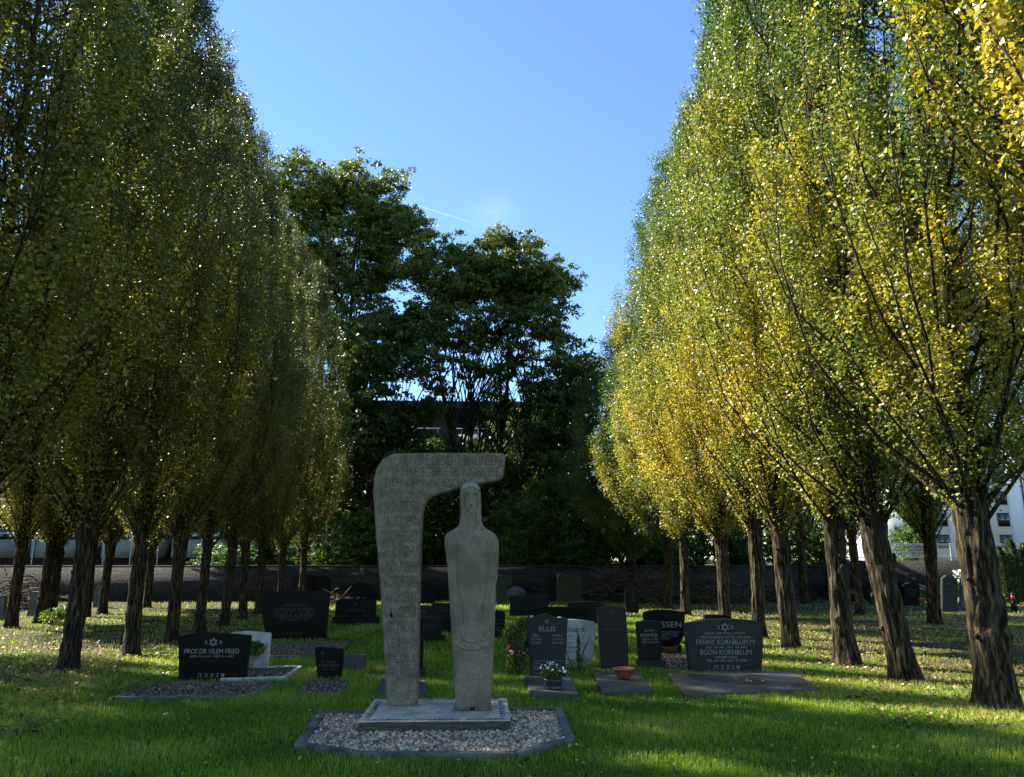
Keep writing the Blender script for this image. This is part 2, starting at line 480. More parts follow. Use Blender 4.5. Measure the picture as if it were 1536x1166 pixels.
# ------------------------------------------------------------------ lettering and signs on stone
def lettering(parent, s, cx, cz, w, h, m, y=-0.0015, name='lettering', ext=0.0012, flat=None, off=0.0):
    cu = bpy.data.curves.new(name, 'FONT')
    cu.body = s; cu.align_x = 'CENTER'; cu.align_y = 'CENTER'; cu.extrude = ext; cu.offset = off; cu.resolution_u = 2
    o = link(bpy.data.objects.new(name, cu))
    bpy.context.view_layer.update()
    me = bpy.data.meshes.new_from_object(o)
    bpy.data.objects.remove(o); bpy.data.curves.remove(cu)
    me.materials.clear(); me.materials.append(m)
    o = link(bpy.data.objects.new(name, me), parent)
    bb = np.empty(len(me.vertices) * 3); me.vertices.foreach_get('co', bb); bb = bb.reshape(-1, 3); lo, hi = bb.min(0), bb.max(0)
    kx, ky = w / max(hi[0] - lo[0], 1e-3), h / max(hi[1] - lo[1], 1e-3)
    o.scale = (kx, ky, 1)
    mx_, my_ = (hi[0] + lo[0]) / 2 * kx, (hi[1] + lo[1]) / 2 * ky
    if flat is None:
        o.rotation_euler = (math.pi / 2, 0, 0)
        o.location = (cx - mx_, y, cz - my_)
    else:                                   # lying on a horizontal face, turned by angle flat
        c_, s_ = math.cos(flat), math.sin(flat)
        o.rotation_euler = (0, 0, flat)
        o.location = (cx - (mx_ * c_ - my_ * s_), cz - (mx_ * s_ + my_ * c_), y)
    return o


def star(parent, cx, cz, r, m, y=-0.0015, w=0.14):
    a = Acc()
    for off, yy in ((math.pi / 2, 0.0), (-math.pi / 2, -0.0006)):
        P = [(cx + r * math.cos(off + k * 2 * math.pi / 3), cz + r * math.sin(off + k * 2 * math.pi / 3)) for k in range(3)]
        I = [(cx + r * (1 - 2 * w) * math.cos(off + k * 2 * math.pi / 3), cz + r * (1 - 2 * w) * math.sin(off + k * 2 * math.pi / 3)) for k in range(3)]
        V = [(p[0], y + yy, p[1]) for p in P] + [(p[0], y + yy, p[1]) for p in I]
        a.add(V, [(k, (k + 1) % 3, 3 + (k + 1) % 3, 3 + k) for k in range(3)])
    return obj('star_emblem', a.mesh('star_emblem'), m, parent)


# ------------------------------------------------------------------ pebble beds
_t = (1 + 5 ** 0.5) / 2
ICO_V = np.array([(-1, _t, 0), (1, _t, 0), (-1, -_t, 0), (1, -_t, 0), (0, -1, _t), (0, 1, _t), (0, -1, -_t), (0, 1, -_t), (_t, 0, -1), (_t, 0, 1), (-_t, 0, -1), (-_t, 0, 1)]) / math.sqrt(1 + _t * _t)
ICO_F = np.array([(0, 11, 5), (0, 5, 1), (0, 1, 7), (0, 7, 10), (0, 10, 11), (1, 5, 9), (5, 11, 4), (11, 10, 2), (10, 7, 6), (7, 1, 8), (3, 9, 4), (3, 4, 2), (3, 2, 6), (3, 6, 8), (3, 8, 9), (4, 9, 5), (2, 4, 11), (6, 2, 10), (8, 6, 7), (9, 8, 1)])


def rot_rand(rng, n):
    q = rng.normal(size=(n, 4)); q /= np.linalg.norm(q, axis=1)[:, None]
    w, x, y, z = q.T
    return np.stack([np.stack([1 - 2 * (y * y + z * z), 2 * (x * y - z * w), 2 * (x * z + y * w)], -1),
                     np.stack([2 * (x * y + z * w), 1 - 2 * (x * x + z * z), 2 * (y * z - x * w)], -1),
                     np.stack([2 * (x * z - y * w), 2 * (y * z + x * w), 1 - 2 * (x * x + y * y)], -1)], 1)


def in_poly(x, y, poly):
    ins = np.zeros(x.shape, bool); n = len(poly)
    for i in range(n):
        x0, y0 = poly[i][:2]; x1, y1 = poly[(i + 1) % n][:2]
        c = ((y0 > y) != (y1 > y)) & (x < (x1 - x0) * (y - y0) / (y1 - y0 + 1e-12) + x0)
        ins ^= c
    return ins


def pebbles(name, poly, n, size, z, m, seed=1, holes=()):
    rng = np.random.default_rng(seed)
    P = np.array([p[:2] for p in poly]); lo, hi = P.min(0), P.max(0)
    x = rng.uniform(lo[0], hi[0], n * 3); y = rng.uniform(lo[1], hi[1], n * 3)
    k = in_poly(x, y, poly)
    for hpoly in holes: k &= ~in_poly(x, y, hpoly)
    x, y = x[k][:n], y[k][:n]; n = len(x)
    s = size * rng.uniform(0.55, 1.3, n)
    V = ICO_V[None] * (1 + rng.uniform(-0.22, 0.22, (n, 12, 1)))
    V = V * np.stack([s * rng.uniform(0.8, 1.4, n), s, s * rng.uniform(0.5, 0.9, n)], -1)[:, None]
    V = np.einsum('nij,nkj->nki', rot_rand(rng, n), V)
    V += np.stack([x, y, z + rng.uniform(-0.3, 0.7, n) * size], -1)[:, None]
    Fc = (ICO_F[None] + 12 * np.arange(n)[:, None, None]).reshape(-1, 3)
    tn = np.repeat(rng.beta(2, 1.6, n), 20)
    me = np_mesh(name, V.reshape(-1, 3), [Fc], tn)
    return me


BEDS = []                                      # outlines where no grass grows


def kerb_ring(poly, w, z0, z1, m, parent, name='kerb', sides=None, open_front=False):
    """a stone band along each side of the outline: each side its own kerb stone"""
    n = len(poly)
    c = np.mean([p[:2] for p in poly], axis=0)
    inner = []
    for i in range(n):
        p0 = np.array(poly[i - 1][:2]); p1 = np.array(poly[i][:2]); p2 = np.array(poly[(i + 1) % n][:2])
        e1 = (p1 - p0) / np.linalg.norm(p1 - p0); e2 = (p2 - p1) / np.linalg.norm(p2 - p1)
        n1v = np.array([-e1[1], e1[0]]); n2v = np.array([-e2[1], e2[0]])
        if np.dot(c - p1, n1v) < 0: n1v = -n1v
        if np.dot(c - p1, n2v) < 0: n2v = -n2v
        b = n1v + n2v; b /= max(np.dot(b, n1v), 0.3)
        inner.append(p1 + b * w)
    for i in range(n):
        if sides is not None and i not in sides: continue
        j = (i + 1) % n
        g = 0.004
        a0, a1, b1, b0 = np.array(poly[i][:2]), np.array(poly[j][:2]), inner[j], inner[i]
        e = (a1 - a0) / np.linalg.norm(a1 - a0) * g
        obj(name, prism([tuple(a0 + e), tuple(a1 - e), tuple(b1 - e), tuple(b0 + e)], 'z', z0, z1, 0.006), m, parent)
    return inner


# ------------------------------------------------------------------ the memorial
hexa = [at(440, 1116, 0.05), at(541, 1131, 0.05), at(776, 1131, 0.05), at(863, 1108, 0.05), at(843, 1061, 0.05), at(478, 1067, 0.05)]
mem = thing('gravel_bed', 'six-sided bed of pale pebbles edged with grey kerb stones around the sculpture', 'gravel bed', (0, 0, 0))
inner = kerb_ring(hexa, 0.085, -0.02, 0.055, M['kerb'], mem)
PL = [at(543, 1081, 0.125), at(767, 1081, 0.125), at(760, 1048, 0.125), at(557, 1048, 0.125)]
py0, py1 = (PL[0][1] + PL[1][1]) / 2, (PL[2][1] + PL[3][1]) / 2
pxl, pxr = (PL[0][0] + PL[3][0]) / 2, (PL[1][0] + PL[2][0]) / 2
plq = [(pxl, py0), (pxr, py0), (pxr, py1), (pxl, py1)]
bed = obj('soil_fill', prism([tuple(p) for p in inner], 'z', -0.02, 0.012, 0), M['soil'], mem)
pb = obj('pebbles', pebbles('pebbles', inner, 7500, 0.017, 0.022, M['pebble'], 5, [plq]), M['pebble'], mem)
pb['kind'] = 'stuff'
BEDS.append(hexa)

pl = thing('stone_plinth', 'low pale stone plinth with rough split sides and lettering round its top edge', 'plinth', ((pxl + pxr) / 2, (py0 + py1) / 2, 0))
hw, hd = (pxr - pxl) / 2, (py1 - py0) / 2
# rough split body
bm = bmesh.new(); bmesh.ops.create_cube(bm, size=1.0)
bmesh.ops.subdivide_edges(bm, edges=bm.edges[:], cuts=24, use_grid_fill=True)
rnd = random.Random(4)
for v_ in bm.verts:
    x, y, z = v_.co
    s_ = (0.5 - abs(z)) > 0.01
    nx = rnd.uniform(-1, 1) * 0.011 if s_ else 0
    v_.co = (x * 2 * (hw - 0.006) + (nx if abs(x) > .499 else 0), y * 2 * (hd - 0.006) + (nx if abs(y) > .499 else 0), (z + 0.5) * 0.118)
me = bpy.data.meshes.new('split_body'); bm.to_mesh(me); bm.free()
obj('split_body', me, M['plinth_rough'], pl)
obj('dressed_top', prism([(-hw, -hd), (hw, -hd), (hw, hd), (-hw, hd)], 'z', 0.112, 0.125, 0.004), M['plinth'], pl)
lettering(pl, 'GEDENKT  UNSERER  BRÜDER', 0, -hd + 0.05, hw * 1.85, 0.05, M['letter_dark'], 0.1258, flat=0.0)
lettering(pl, 'ZUM GEDENKEN AN DIE', 0.02, hd - 0.05, hw * 1.7, 0.045, M['letter_dark'], 0.1258, flat=math.pi)
lettering(pl, 'SCHWESTERN', -hw + 0.07, 0.0, hd * 1.5, 0.055, M['letter_dark'], 0.1258, flat=-math.pi / 2)
lettering(pl, 'OPFER 1933', hw - 0.07, 0.0, hd * 1.5, 0.055, M['letter_dark'], 0.1258, flat=math.pi / 2)

# the bent stele
YS = at(600, 1060, 0.125)[1]
TH = 0.23
K = 1117 / 460.0


def c1(x, y): return (420 + x / K, 660 + y / K)


def sil(pts, Yp, ox):
    out = []
    for p in pts:
        X_, Z_ = on(*p, Yp)
        out.append((X_ - ox, Z_))
    return out


st_px = [c1(*p) for p in [(392, 975), (497, 974), (500, 930), (503, 800), (506, 650), (509, 500), (512, 380), (516, 300), (519, 262), (525, 236), (538, 216), (560, 201), (600, 190), (660, 173),
                          (740, 157), (812, 141), (823, 60), (822, 52), (815, 48), (600, 47), (450, 48), (420, 49), (396, 56), (374, 70), (357, 92), (347, 118), (341, 150), (339, 190), (343, 260), (351, 370), (362, 500), (373, 680), (382, 830), (388, 940)]]
sx0 = on(*c1(445, 975), YS)[0]
stele = thing('memorial_stele', 'tall bent stone stele covered in carved letters, its arm reaching over the veiled figure', 'stele', (sx0, YS, 0.125))
outl = [(a, max(b - 0.125, 0.0)) for a, b in sil(st_px, YS, sx0)]
# foot of the pillar sits flat
me = prism(outl, 'y', 0.0, TH, 0.012)
so = obj('pillar', me, M['monument'], stele)
rows_arm = [((455, 812), (57, 92), 'UNSRE GESCHRIBNUNSERE'), ((440, 800), (99, 133), 'IHRE SCHRIEOUNGENDIE'), ((385, 700), (141, 170), 'LIEHNSHNUNDESCHRE'), ((365, 520), (186, 212), 'BRORE UND')]
rows_sh = [((363, 508), (222, 262), 'UNIGURIDEN'), ((385, 508), (277, 314), 'AUIGDENN'), ((366, 500), (330, 372), 'GUIOREIGEO'), ((368, 500), (386, 428), 'GRUORSEHU'), ((372, 500), (441, 482), 'UNDUNSERI'),
           ((376, 500), (495, 537), 'VORDERRE'), ((383, 495), (552, 592), 'AVORSEHU'), ((383, 495), (606, 646), 'UKNDERSI'), ((386, 493), (660, 700), 'SRUNIDIL'), ((388, 492), (722, 760), 'UEIITISII'), ((392, 492), (778, 812), 'IDLOIUI'), ((392, 490), (832, 866), 'IRHLNSEN')]
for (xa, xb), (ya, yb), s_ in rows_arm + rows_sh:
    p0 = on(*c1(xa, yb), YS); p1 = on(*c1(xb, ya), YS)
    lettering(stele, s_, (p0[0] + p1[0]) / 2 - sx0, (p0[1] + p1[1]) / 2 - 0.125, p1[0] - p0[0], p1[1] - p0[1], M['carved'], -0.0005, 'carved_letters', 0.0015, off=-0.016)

# the veiled figure: one carved surface
YF = at(706, 1066, 0.125)[1] + 0.0
edge = [(171, 686, 701), (173, 677, 710), (177, 669, 717), (183, 663, 723), (192, 658, 728), (210, 655, 731), (250, 655, 733), (290, 656, 733), (318, 654, 736), (332, 648, 742), (342, 636, 752), (350, 618, 768), (358, 606, 781), (368, 600, 790), (385, 598, 796),
        (420, 602, 797), (470, 608, 796), (520, 612, 792), (545, 613, 785), (560, 615, 787), (600, 617, 787), (650, 620, 784), (750, 626, 781), (850, 631, 776), (930, 636, 772), (985, 640, 768)]
ey = np.array([e[0] for e in edge], float); el_ = np.array([e[1] for e in edge], float); er_ = np.array([e[2] for e in edge], float)
NR, NA = 420, 200
yy = np.concatenate([np.concatenate([np.linspace(985, 200, NR - 40), np.linspace(199, 172, 40)])])
L_ = np.interp(yy, ey, el_); R_ = np.interp(yy, ey, er_)
# soften corners of the interpolation
ker = np.hanning(13)[1:-1]; ker /= ker.sum()
L_ = np.convolve(np.pad(L_, 5, 'edge'), ker, 'valid'); R_ = np.convolve(np.pad(R_, 5, 'edge'), ker, 'valid')
fx0 = on(*c1(704, 985), YF + 0.13)[0]
Zr, Xl, Xr = [], [], []
for y_, l_, r_ in zip(yy, L_, R_):
    a_ = on(*c1(l_, y_), YF + 0.13); b_ = on(*c1(r_, y_), YF + 0.13)
    Xl.append(a_[0] - fx0); Xr.append(b_[0] - fx0); Zr.append(a_[1] - 0.125)
Xl, Xr, Zr = map(np.array, (Xl, Xr, Zr))
Zr -= Zr[0]
half = (Xr - Xl) / 2; mid_ = (Xr + Xl) / 2
dep = np.interp(yy, [171, 174, 180, 190, 210, 300, 335, 350, 400, 560, 700, 850, 985], [0.025, 0.05, 0.075, 0.095, 0.108, 0.11, 0.115, 0.12, 0.135, 0.15, 0.155, 0.14, 0.135])
th = np.linspace(0, 2 * np.pi, NA, endpoint=False)      # 0 = +x, -pi/2 = front
ct, st_ = np.cos(th), np.sin(th)
pw = 0.72
ux = np.sign(ct) * np.abs(ct) ** pw; uy = np.sign(st_) * np.abs(st_) ** pw
VX = mid_[:, None] + half[:, None] * ux[None]; VY = dep[:, None] * uy[None]
# picture coordinates of each front point for the carving strokes
PXc = ((L_ + R_) / 2)[:, None] + ((R_ - L_) / 2)[:, None] * ux[None]
PYc = np.broadcast_to(yy[:, None], PXc.shape)
relief = np.zeros_like(PXc)


def segd(px, py, pts):
    dmin = np.full(px.shape, 1e9)
    for (x0, y0), (x1, y1) in zip(pts[:-1], pts[1:]):
        dx, dy = x1 - x0, y1 - y0
        t = np.clip(((px - x0) * dx + (py - y0) * dy) / (dx * dx + dy * dy + 1e-9), 0, 1)
        dmin = np.minimum(dmin, np.hypot(px - x0 - t * dx, py - y0 - t * dy))
    return dmin


def stroke(pts, w, h):
    global relief
    relief = relief + h * np.exp(-(segd(PXc, PYc, pts) / w) ** 2)


def blob(cx, cy, rx, ry, h, p=2.0):
    global relief
    q = ((PXc - cx) / rx) ** 2 + ((PYc - cy) / ry) ** 2
    relief = relief + h * np.exp(-q ** (p / 2))


# face recess, brow, nose, eyes, mouth, chin
blob(696, 241, 26, 50, -0.010, 8)
blob(696, 244, 20, 40, 0.012, 2.6)
stroke([(696 + 24 * math.cos(a_), 243 + (44 if math.sin(a_) > 0 else 40) * math.sin(a_)) for a_ in np.linspace(0, 2 * math.pi, 33)], 2.4, -0.006)
stroke([(675, 214), (684, 210), (692, 214)], 3.0, 0.006); stroke([(701, 214), (709, 210), (718, 214)], 3.0, 0.006)
stroke([(676, 206), (695, 201), (715, 206)], 5, 0.003)
stroke([(696, 214), (696, 245), (696, 254)], 3.0, 0.010)
blob(696, 256, 5, 4, 0.005)
blob(683, 223, 8, 6, -0.007); blob(708, 223, 8, 6, -0.007)
blob(683, 224, 5, 3, 0.007); blob(708, 224, 5, 3, 0.007)
stroke([(686, 268.5), (696, 267.5), (706, 268.5)], 1.8, -0.0055)
stroke([(689, 273), (696, 274), (703, 273)], 2.2, 0.0035)
stroke([(678, 224), (683, 221.5), (689, 224)], 1.4, -0.004); stroke([(703, 224), (709, 221.5), (714, 224)], 1.4, -0.004)
blob(695, 281, 8, 5, 0.004)
stroke([(680, 287), (688, 292), (696, 294), (704, 292), (711, 287)], 2.6, -0.006)
# hair band and long hair falls with neck slots
stroke([(660, 214), (672, 199), (695, 194), (718, 199), (730, 214)], 3.0, -0.005)
stroke([(664, 220), (664, 300), (660, 338)], 5, 0.006); stroke([(726, 220), (727, 300), (731, 338)], 5, 0.006)
stroke([(677, 288), (679, 345)], 2.6, -0.006); stroke([(714, 288), (713, 345)], 2.6, -0.012)
stroke([(671, 290), (669, 338)], 1.8, -0.004); stroke([(721, 290), (722, 338)], 1.8, -0.004)
blob(696, 318, 16, 27, -0.017, 6)
# mantle: long folds running from the shoulders down to the hands, oval breast panel
stroke([(640, 400), (636, 480), (642, 560), (655, 640), (664, 720), (680, 748), (700, 752)], 5, 0.006)
stroke([(648, 400), (645, 480), (652, 560), (664, 640), (673, 700)], 4.5, -0.007)
stroke([(762, 400), (766, 480), (760, 560), (748, 640), (742, 700), (728, 740), (706, 752)], 5, 0.006)
stroke([(752, 400), (757, 480), (750, 560), (738, 640)], 5, -0.008)
stroke([(774, 400), (780, 500), (773, 580), (762, 640), (750, 690)], 4.0, -0.005)
stroke([(622, 420), (624, 520), (634, 620), (640, 700)], 3.5, -0.004)
blob(699, 455, 38, 90, 0.010, 3)
stroke([(660, 545), (680, 600), (690, 640)], 4, -0.004); stroke([(740, 540), (722, 600), (712, 640)], 4, -0.006)
# hands: two sets of long fingers pointing down
for k in range(5):
    x = 650 + k * 8.2
    stroke([(x - 1, 622), (x + 3.5, 694 + 6 * math.sin(k))], 1.9, -0.0040)
    stroke([(x + 3.2, 622), (x + 7, 700 + 5 * math.sin(k))], 2.3, 0.0022)
for k in range(5):
    x = 712 + k * 8.2
    stroke([(x + 3, 622), (x - 1, 700 + 6 * math.cos(k))], 1.9, -0.0046)
    stroke([(x + 7, 622), (x + 3, 698 + 5 * math.cos(k))], 2.3, 0.0022)
stroke([(652, 700), (662, 728), (680, 745), (705, 750), (728, 742), (742, 715)], 6, 0.003)
stroke([(668, 744), (684, 753), (702, 754), (712, 750)], 4, -0.006)
stroke([(640, 768), (680, 784), (720, 783), (770, 764)], 3.5, -0.0022)
stroke([(640, 760), (680, 776), (720, 775), (770, 757)], 4, 0.004)
stroke([(655, 925), (675, 945), (700, 948), (720, 935), (730, 905)], 4, 0.0025)
stroke([(655, 935), (675, 953), (702, 956), (724, 942)], 3, -0.0015)
blob(705, 860, 50, 60, 0.004, 3)
rf = np.random.default_rng(8)
relief += (vnoise(rf, th[None] / (2 * np.pi) + 0 * Zr[:, None], (yy[:, None] - 170) / 830 + 0 * th[None], 110, 380) - 0.5) * 0.0016
relief = relief * 2.0
front = np.clip(-uy, 0, 1) ** 0.5
VY = VY - relief * front[None]
VZ = np.broadcast_to(Zr[:, None], VX.shape)
V = np.stack([VX, VY, VZ], -1).reshape(-1, 3)
ii = np.arange(NR - 1)[:, None] * NA; jj = np.arange(NA)[None]; kk = (jj + 1) % NA
Q = np.stack([ii + jj, ii + kk, ii + NA + kk, ii + NA + jj], -1).reshape(-1, 4)
# domed head top
n_ = len(V); rings = []
top_r = V[(NR - 1) * NA:].copy(); cz_ = top_r.mean(0)
Vs = [V]; Qs = [Q]; base = (NR - 1) * NA
for s_i, (sc_, up) in enumerate(((0.8, 0.0015), (0.6, 0.003), (0.35, 0.004), (0.1, 0.0045))):
    rr_ = cz_ + (top_r - cz_) * sc_; rr_[:, 2] = top_r[:, 2] + up
    nb = n_ + s_i * NA
    Vs.append(rr_); Qs.append(np.stack([base + jj[0], base + kk[0], nb + kk[0], nb + jj[0]], -1)); base = nb
V = np.concatenate(Vs); Q = np.concatenate(Qs)
fig = thing('veiled_figure_statue', 'slender stone statue of a long-haired robed figure standing on the plinth under the stele arm', 'statue', (fx0, YF + 0.13, 0.125 + 0.028))
me = np_mesh('robed_body', V, [Q], None, True)
me.materials.append(M['figure']); me.materials.append(M['skylit_lichen_top'])
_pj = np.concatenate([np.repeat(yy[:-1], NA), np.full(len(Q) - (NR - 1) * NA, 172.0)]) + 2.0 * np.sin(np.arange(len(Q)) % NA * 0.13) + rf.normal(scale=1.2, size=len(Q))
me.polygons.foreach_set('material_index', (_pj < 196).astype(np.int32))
obj('robed_body', me, None, fig)
for cxp in (664, 740):
    fxx = on(*c1(cxp, 985), YF + 0.13)[0] - fx0
    a = Acc()
    u = np.linspace(0, 2 * np.pi, 28, endpoint=False)
    for z0_, z1_, sc0, sc1 in ((-0.028, -0.010, 1.0, 1.03), (-0.010, 0.012, 1.03, 0.93), (0.012, 0.03, 0.93, 0.6)):
        V0 = np.stack([fxx + 0.088 * np.sign(np.cos(u)) * np.abs(np.cos(u)) ** 0.7, -0.075 + 0.095 * np.sin(u), 0 * u], -1)
        A0 = V0.copy(); A0[:, 0] = fxx + (A0[:, 0] - fxx) * sc0; A0[:, 1] = -0.075 + (A0[:, 1] + 0.075) * sc0; A0[:, 2] = z0_
        A1 = V0.copy(); A1[:, 0] = fxx + (A1[:, 0] - fxx) * sc1; A1[:, 1] = -0.075 + (A1[:, 1] + 0.075) * sc1; A1[:, 2] = z1_
        q = np.stack([np.arange(28), (np.arange(28) + 1) % 28, 28 + (np.arange(28) + 1) % 28, 28 + np.arange(28)], -1)
        a.add(np.concatenate([A0, A1]), q)
    for k in range(5):
        x = fxx - 0.07 + k * 0.035
        tv = ICO_V * np.array([0.0135, 0.035, 0.016]) + np.array([x, -0.165 + 0.006 * abs(k - 2), -0.008])
        a.add(tv, ICO_F)
        a.add(*tube([(x, -0.09, 0.02), (x, -0.13, 0.018), (x, -0.165, 0.0)], [0.012, 0.0125, 0.010], 8))
    obj('foot', a.mesh('foot', True), M['figure'], fig)
# mask of plinth for grass
BEDS.append([(pxl, py0), (pxr, py0), (pxr, py1), (pxl, py1)])

# ------------------------------------------------------------------ gravestones
GRP = 'gravestones in the cemetery lawn'


def grave(label, px_out, m, thick=0.14, texts=(), stars=(), ybase=None, name='gravestone', bev=0.011, lm='letter_grey', plinth=None, group=GRP, rz=0.0, cat='gravestone'):
    """px_out: outline of the front face in photo pixels; ybase: pixel row where it meets the ground"""
    yb = ybase if ybase else max(p[1] for p in px_out)
    xc = sum(p[0] for p in px_out) / len(px_out)
    P = at(xc, yb)
    X0, Y0 = P[0], P[1]
    root = thing(name, label, cat, (X0, Y0, 0), rz, group)
    o = []
    for p in px_out:
        x, z = on(p[0], p[1], Y0); o.append((x - X0, z if z > 0.02 else -0.03))
    obj('tablet', prism(o, 'y', 0.0, thick, bev), M[m], root)
    def loc(px, py):
        x, z = on(px, py, Y0); return x - X0, z
    for s, cx, cy, w, h in texts:
        x, z = loc(cx, cy); x1, _ = loc(cx + w, cy); _, z1 = loc(cx, cy + h)
        lettering(root, s, x, z, abs(x1 - x), abs(z - z1), M[lm])
    for cx, cy, r_ in stars:
        x, z = loc(cx, cy); x1, _ = loc(cx + r_, cy)
        star(root, x, z, x1 - x, M[lm])
    if plinth:                                # (x0, x1, ytop, ybot, forward, material)
        a0, a1, yt, yb2, fw, pm = plinth
        x0_, zt = loc(a0, yt); x1_, _ = loc(a1, yt)
        zt = max(zt, 0.03)
        obj('base', prism([(x0_, -fw), (x1_, -fw), (x1_, thick + 0.05), (x0_, thick + 0.05)], 'z', -0.02, zt, 0.006), M[pm], root)
    BEDS.append([(X0 + min(a for a, b in o), Y0 - 0.03), (X0 + max(a for a, b in o), Y0 - 0.03), (X0 + max(a for a, b in o), Y0 + thick), (X0 + min(a for a, b in o), Y0 + thick)])
    return root, (X0, Y0)


def plot(label, px, w, z, m, cat='grave border', gravel=None, gm='pebble2', sides=None, fill='soil', name='grave_border', seed=1, size=0.013):
    P = [at(x, y, z) for x, y in px]
    c = np.mean(P, axis=0)
    root = thing(name, label, cat, (c[0], c[1], 0))
    Q_ = [(p[0] - c[0], p[1] - c[1]) for p in P]
    inn = kerb_ring(Q_, w, -0.02, z, M[m], root, sides=sides)
    if fill:
        obj('soil_fill', prism([tuple(q) for q in inn], 'z', -0.02, max(z - 0.03, 0.008), 0), M[fill], root)
    if gravel:
        g_ = obj('chippings', pebbles('chippings', inn, gravel, size, max(z - 0.02, 0.014), M[gm], seed), M[gm], root); g_['kind'] = 'stuff'
    BEDS.append(P)
    return root


def slab(label, px, z, m, rz=0, name='grave_slab', border=None):
    P = [at(x, y, z) for x, y in px]
    c = np.mean(P, axis=0)
    root = thing(name, label, 'grave slab', (c[0], c[1], 0))
    obj('slab', prism([(p[0] - c[0], p[1] - c[1]) for p in P], 'z', -0.02, z, 0.005), M[m], root)
    BEDS.append(P)
    return root


# Vilem Fried
grave('black gravestone with a low gabled top, a star and one bold line of lettering',
      [(268, 1023), (366, 1023), (368, 1010), (375, 954), (340, 951), (298, 948), (267, 955), (267.5, 990)], 'black', 0.12,
      [('PROF.DR VILEM FRIED', 318, 977, 82, 7.5), ('GEB.14.5.1914  GEST.4.1.1987', 318, 984.5, 66, 3.2), ('ה ב צ נ ת', 317, 1013, 40, 5.5), ('נ', 308.5, 964, 4, 5), ('פ', 331, 964, 4, 5)], [(320, 963.5, 7)])
plot('grey kerbed gravel plot in front of the low-gabled polished black gravestone', [(169, 1046), (379, 1043), (412, 1022), (236, 1022)], 0.07, 0.04, 'kerb', gravel=2600, seed=2)
# white stone behind it
grave('plain white gravestone half hidden behind the black peaked one', [(338, 1004), (400, 1004), (405, 950), (392, 949), (370, 947.5), (348, 949), (338, 952)], 'white_stone', 0.11)
plot('white-edged grave border beside the plain white gravestone', [(330, 1018), (429, 1015), (455, 998), (345, 1001)], 0.06, 0.05, 'white_stone', gravel=900, seed=3)
# big black
grave('very wide black gravestone with a gently arched top and faded lettering', [(400, 961), (487, 961), (494, 893), (478, 889), (455, 886.5), (430, 886), (410, 888), (393, 892), (394, 930)], 'black', 0.16,
      [('WIR TRAUERN UM', 441, 908, 34, 4), ('SIGMUND KIPSEN', 440, 915, 62, 7), ('FRIEDA KIPSEN', 440, 923.5, 58, 7), ('GEB. 1899 GEST. 1962', 441, 930, 44, 3), ('ה ב צ נ ת', 441, 951, 25, 4)], lm='letter_dim', plinth=(396, 500, 960.5, 963, 0.03, 'black'))
plot('wide gravel plot below the big arched black gravestone', [(380, 984), (497, 984), (524, 962), (392, 964)], 0.09, 0.06, 'kerb', gravel=2600, seed=4)
# Lehren
grave('dark gravestone with rounded shoulders on a low ledge, right of the widest black one', [(502, 926), (563, 926), (564, 903), (562, 899), (545, 897.5), (530, 897.5), (512, 898.5), (504, 900.5), (503, 912)], 'green_black', 0.14,
      [('L E H R E N', 532, 915.5, 28, 5), ('FRANZ', 515, 924, 14, 2.6), ('1899 - 1966', 515, 928.5, 19, 2.4), ('ELSE', 549, 924, 11, 2.6)], [(533, 907, 3.5)], ybase=938, lm='letter_dim', plinth=(499, 568, 926, 938, 0.05, 'green_black'))
# small black
grave('small black tapered gravestone low in the grass left of the stele', [(477, 1020), (511, 1020), (515, 975.5), (495, 972.5), (471.5, 971.5)], 'black', 0.12,
      [('W. GERSON', 493, 993, 22, 4.2), ('ROSENBERG', 493, 998.5, 30, 4.2), ('1902 - 1965', 493, 1004, 20, 3)], [(484, 980, 3)], lm='letter_dim')
plot('narrow gravel plot in front of the small tapered black gravestone', [(443, 1040), (512, 1040), (524, 1019), (462, 1019)], 0.06, 0.035, 'kerb', gravel=700, seed=5)
rt, _ = grave('low blue-grey stone block lying beside the small tapered black gravestone', [(512, 1007), (545, 1006.5), (546, 985), (514, 984.5)], 'slab', 0.3, name='stone_block', cat='stone block')
# behind stele
grave('thin black upright gravestone partly hidden behind the stele', [(600, 1016), (633, 1016), (636, 929), (629, 928), (610, 927), (600, 928)], 'black', 0.14, plinth=(590, 637, 1003, 1016, 0.03, 'blue_granite'))
slab('flat grey grave slab showing behind the foot of the stele', [(564, 1040), (640, 1040), (640, 1016), (574, 1016)], 0.03, 'slab')
grave('dark gravestone with a star showing between the stele and the statue, low in the grass', [(596, 954), (662, 954), (664, 915), (662, 911), (650, 909), (630, 908.5), (610, 909), (597, 911)], 'green_black', 0.14,
      [('ABRAMOWICZ', 634, 927, 50, 5.5), ('PAUL', 646, 937, 10, 2.5), ('1895 - 1961', 646, 941.5, 18, 2.5)], [(636.5, 917.5, 3.6)], ybase=964, lm='letter_dim', plinth=(594, 668, 954, 964, 0.04, 'green_black'))
grave('flat-topped dark gravestone just left of the statue, behind the starred one', [(648, 950), (690, 950), (690, 905), (648, 905)], 'green_black', 0.14, [('MA', 668, 916, 8, 4), ('LEVI', 669, 924, 12, 3)], lm='letter_dim')
grave('narrow black gravestone with a curved top peeking out right of the statue', [(728, 960), (756, 960), (758, 922), (755, 917.5), (745, 915.5), (728, 915)], 'black', 0.12,
      [('RUTH', 749, 930, 11, 3), ('HIRSCH', 749, 936, 13, 3), ('1901', 749, 941, 10, 2.5), ('1964', 749, 946, 10, 2.5)], lm='letter_dim')
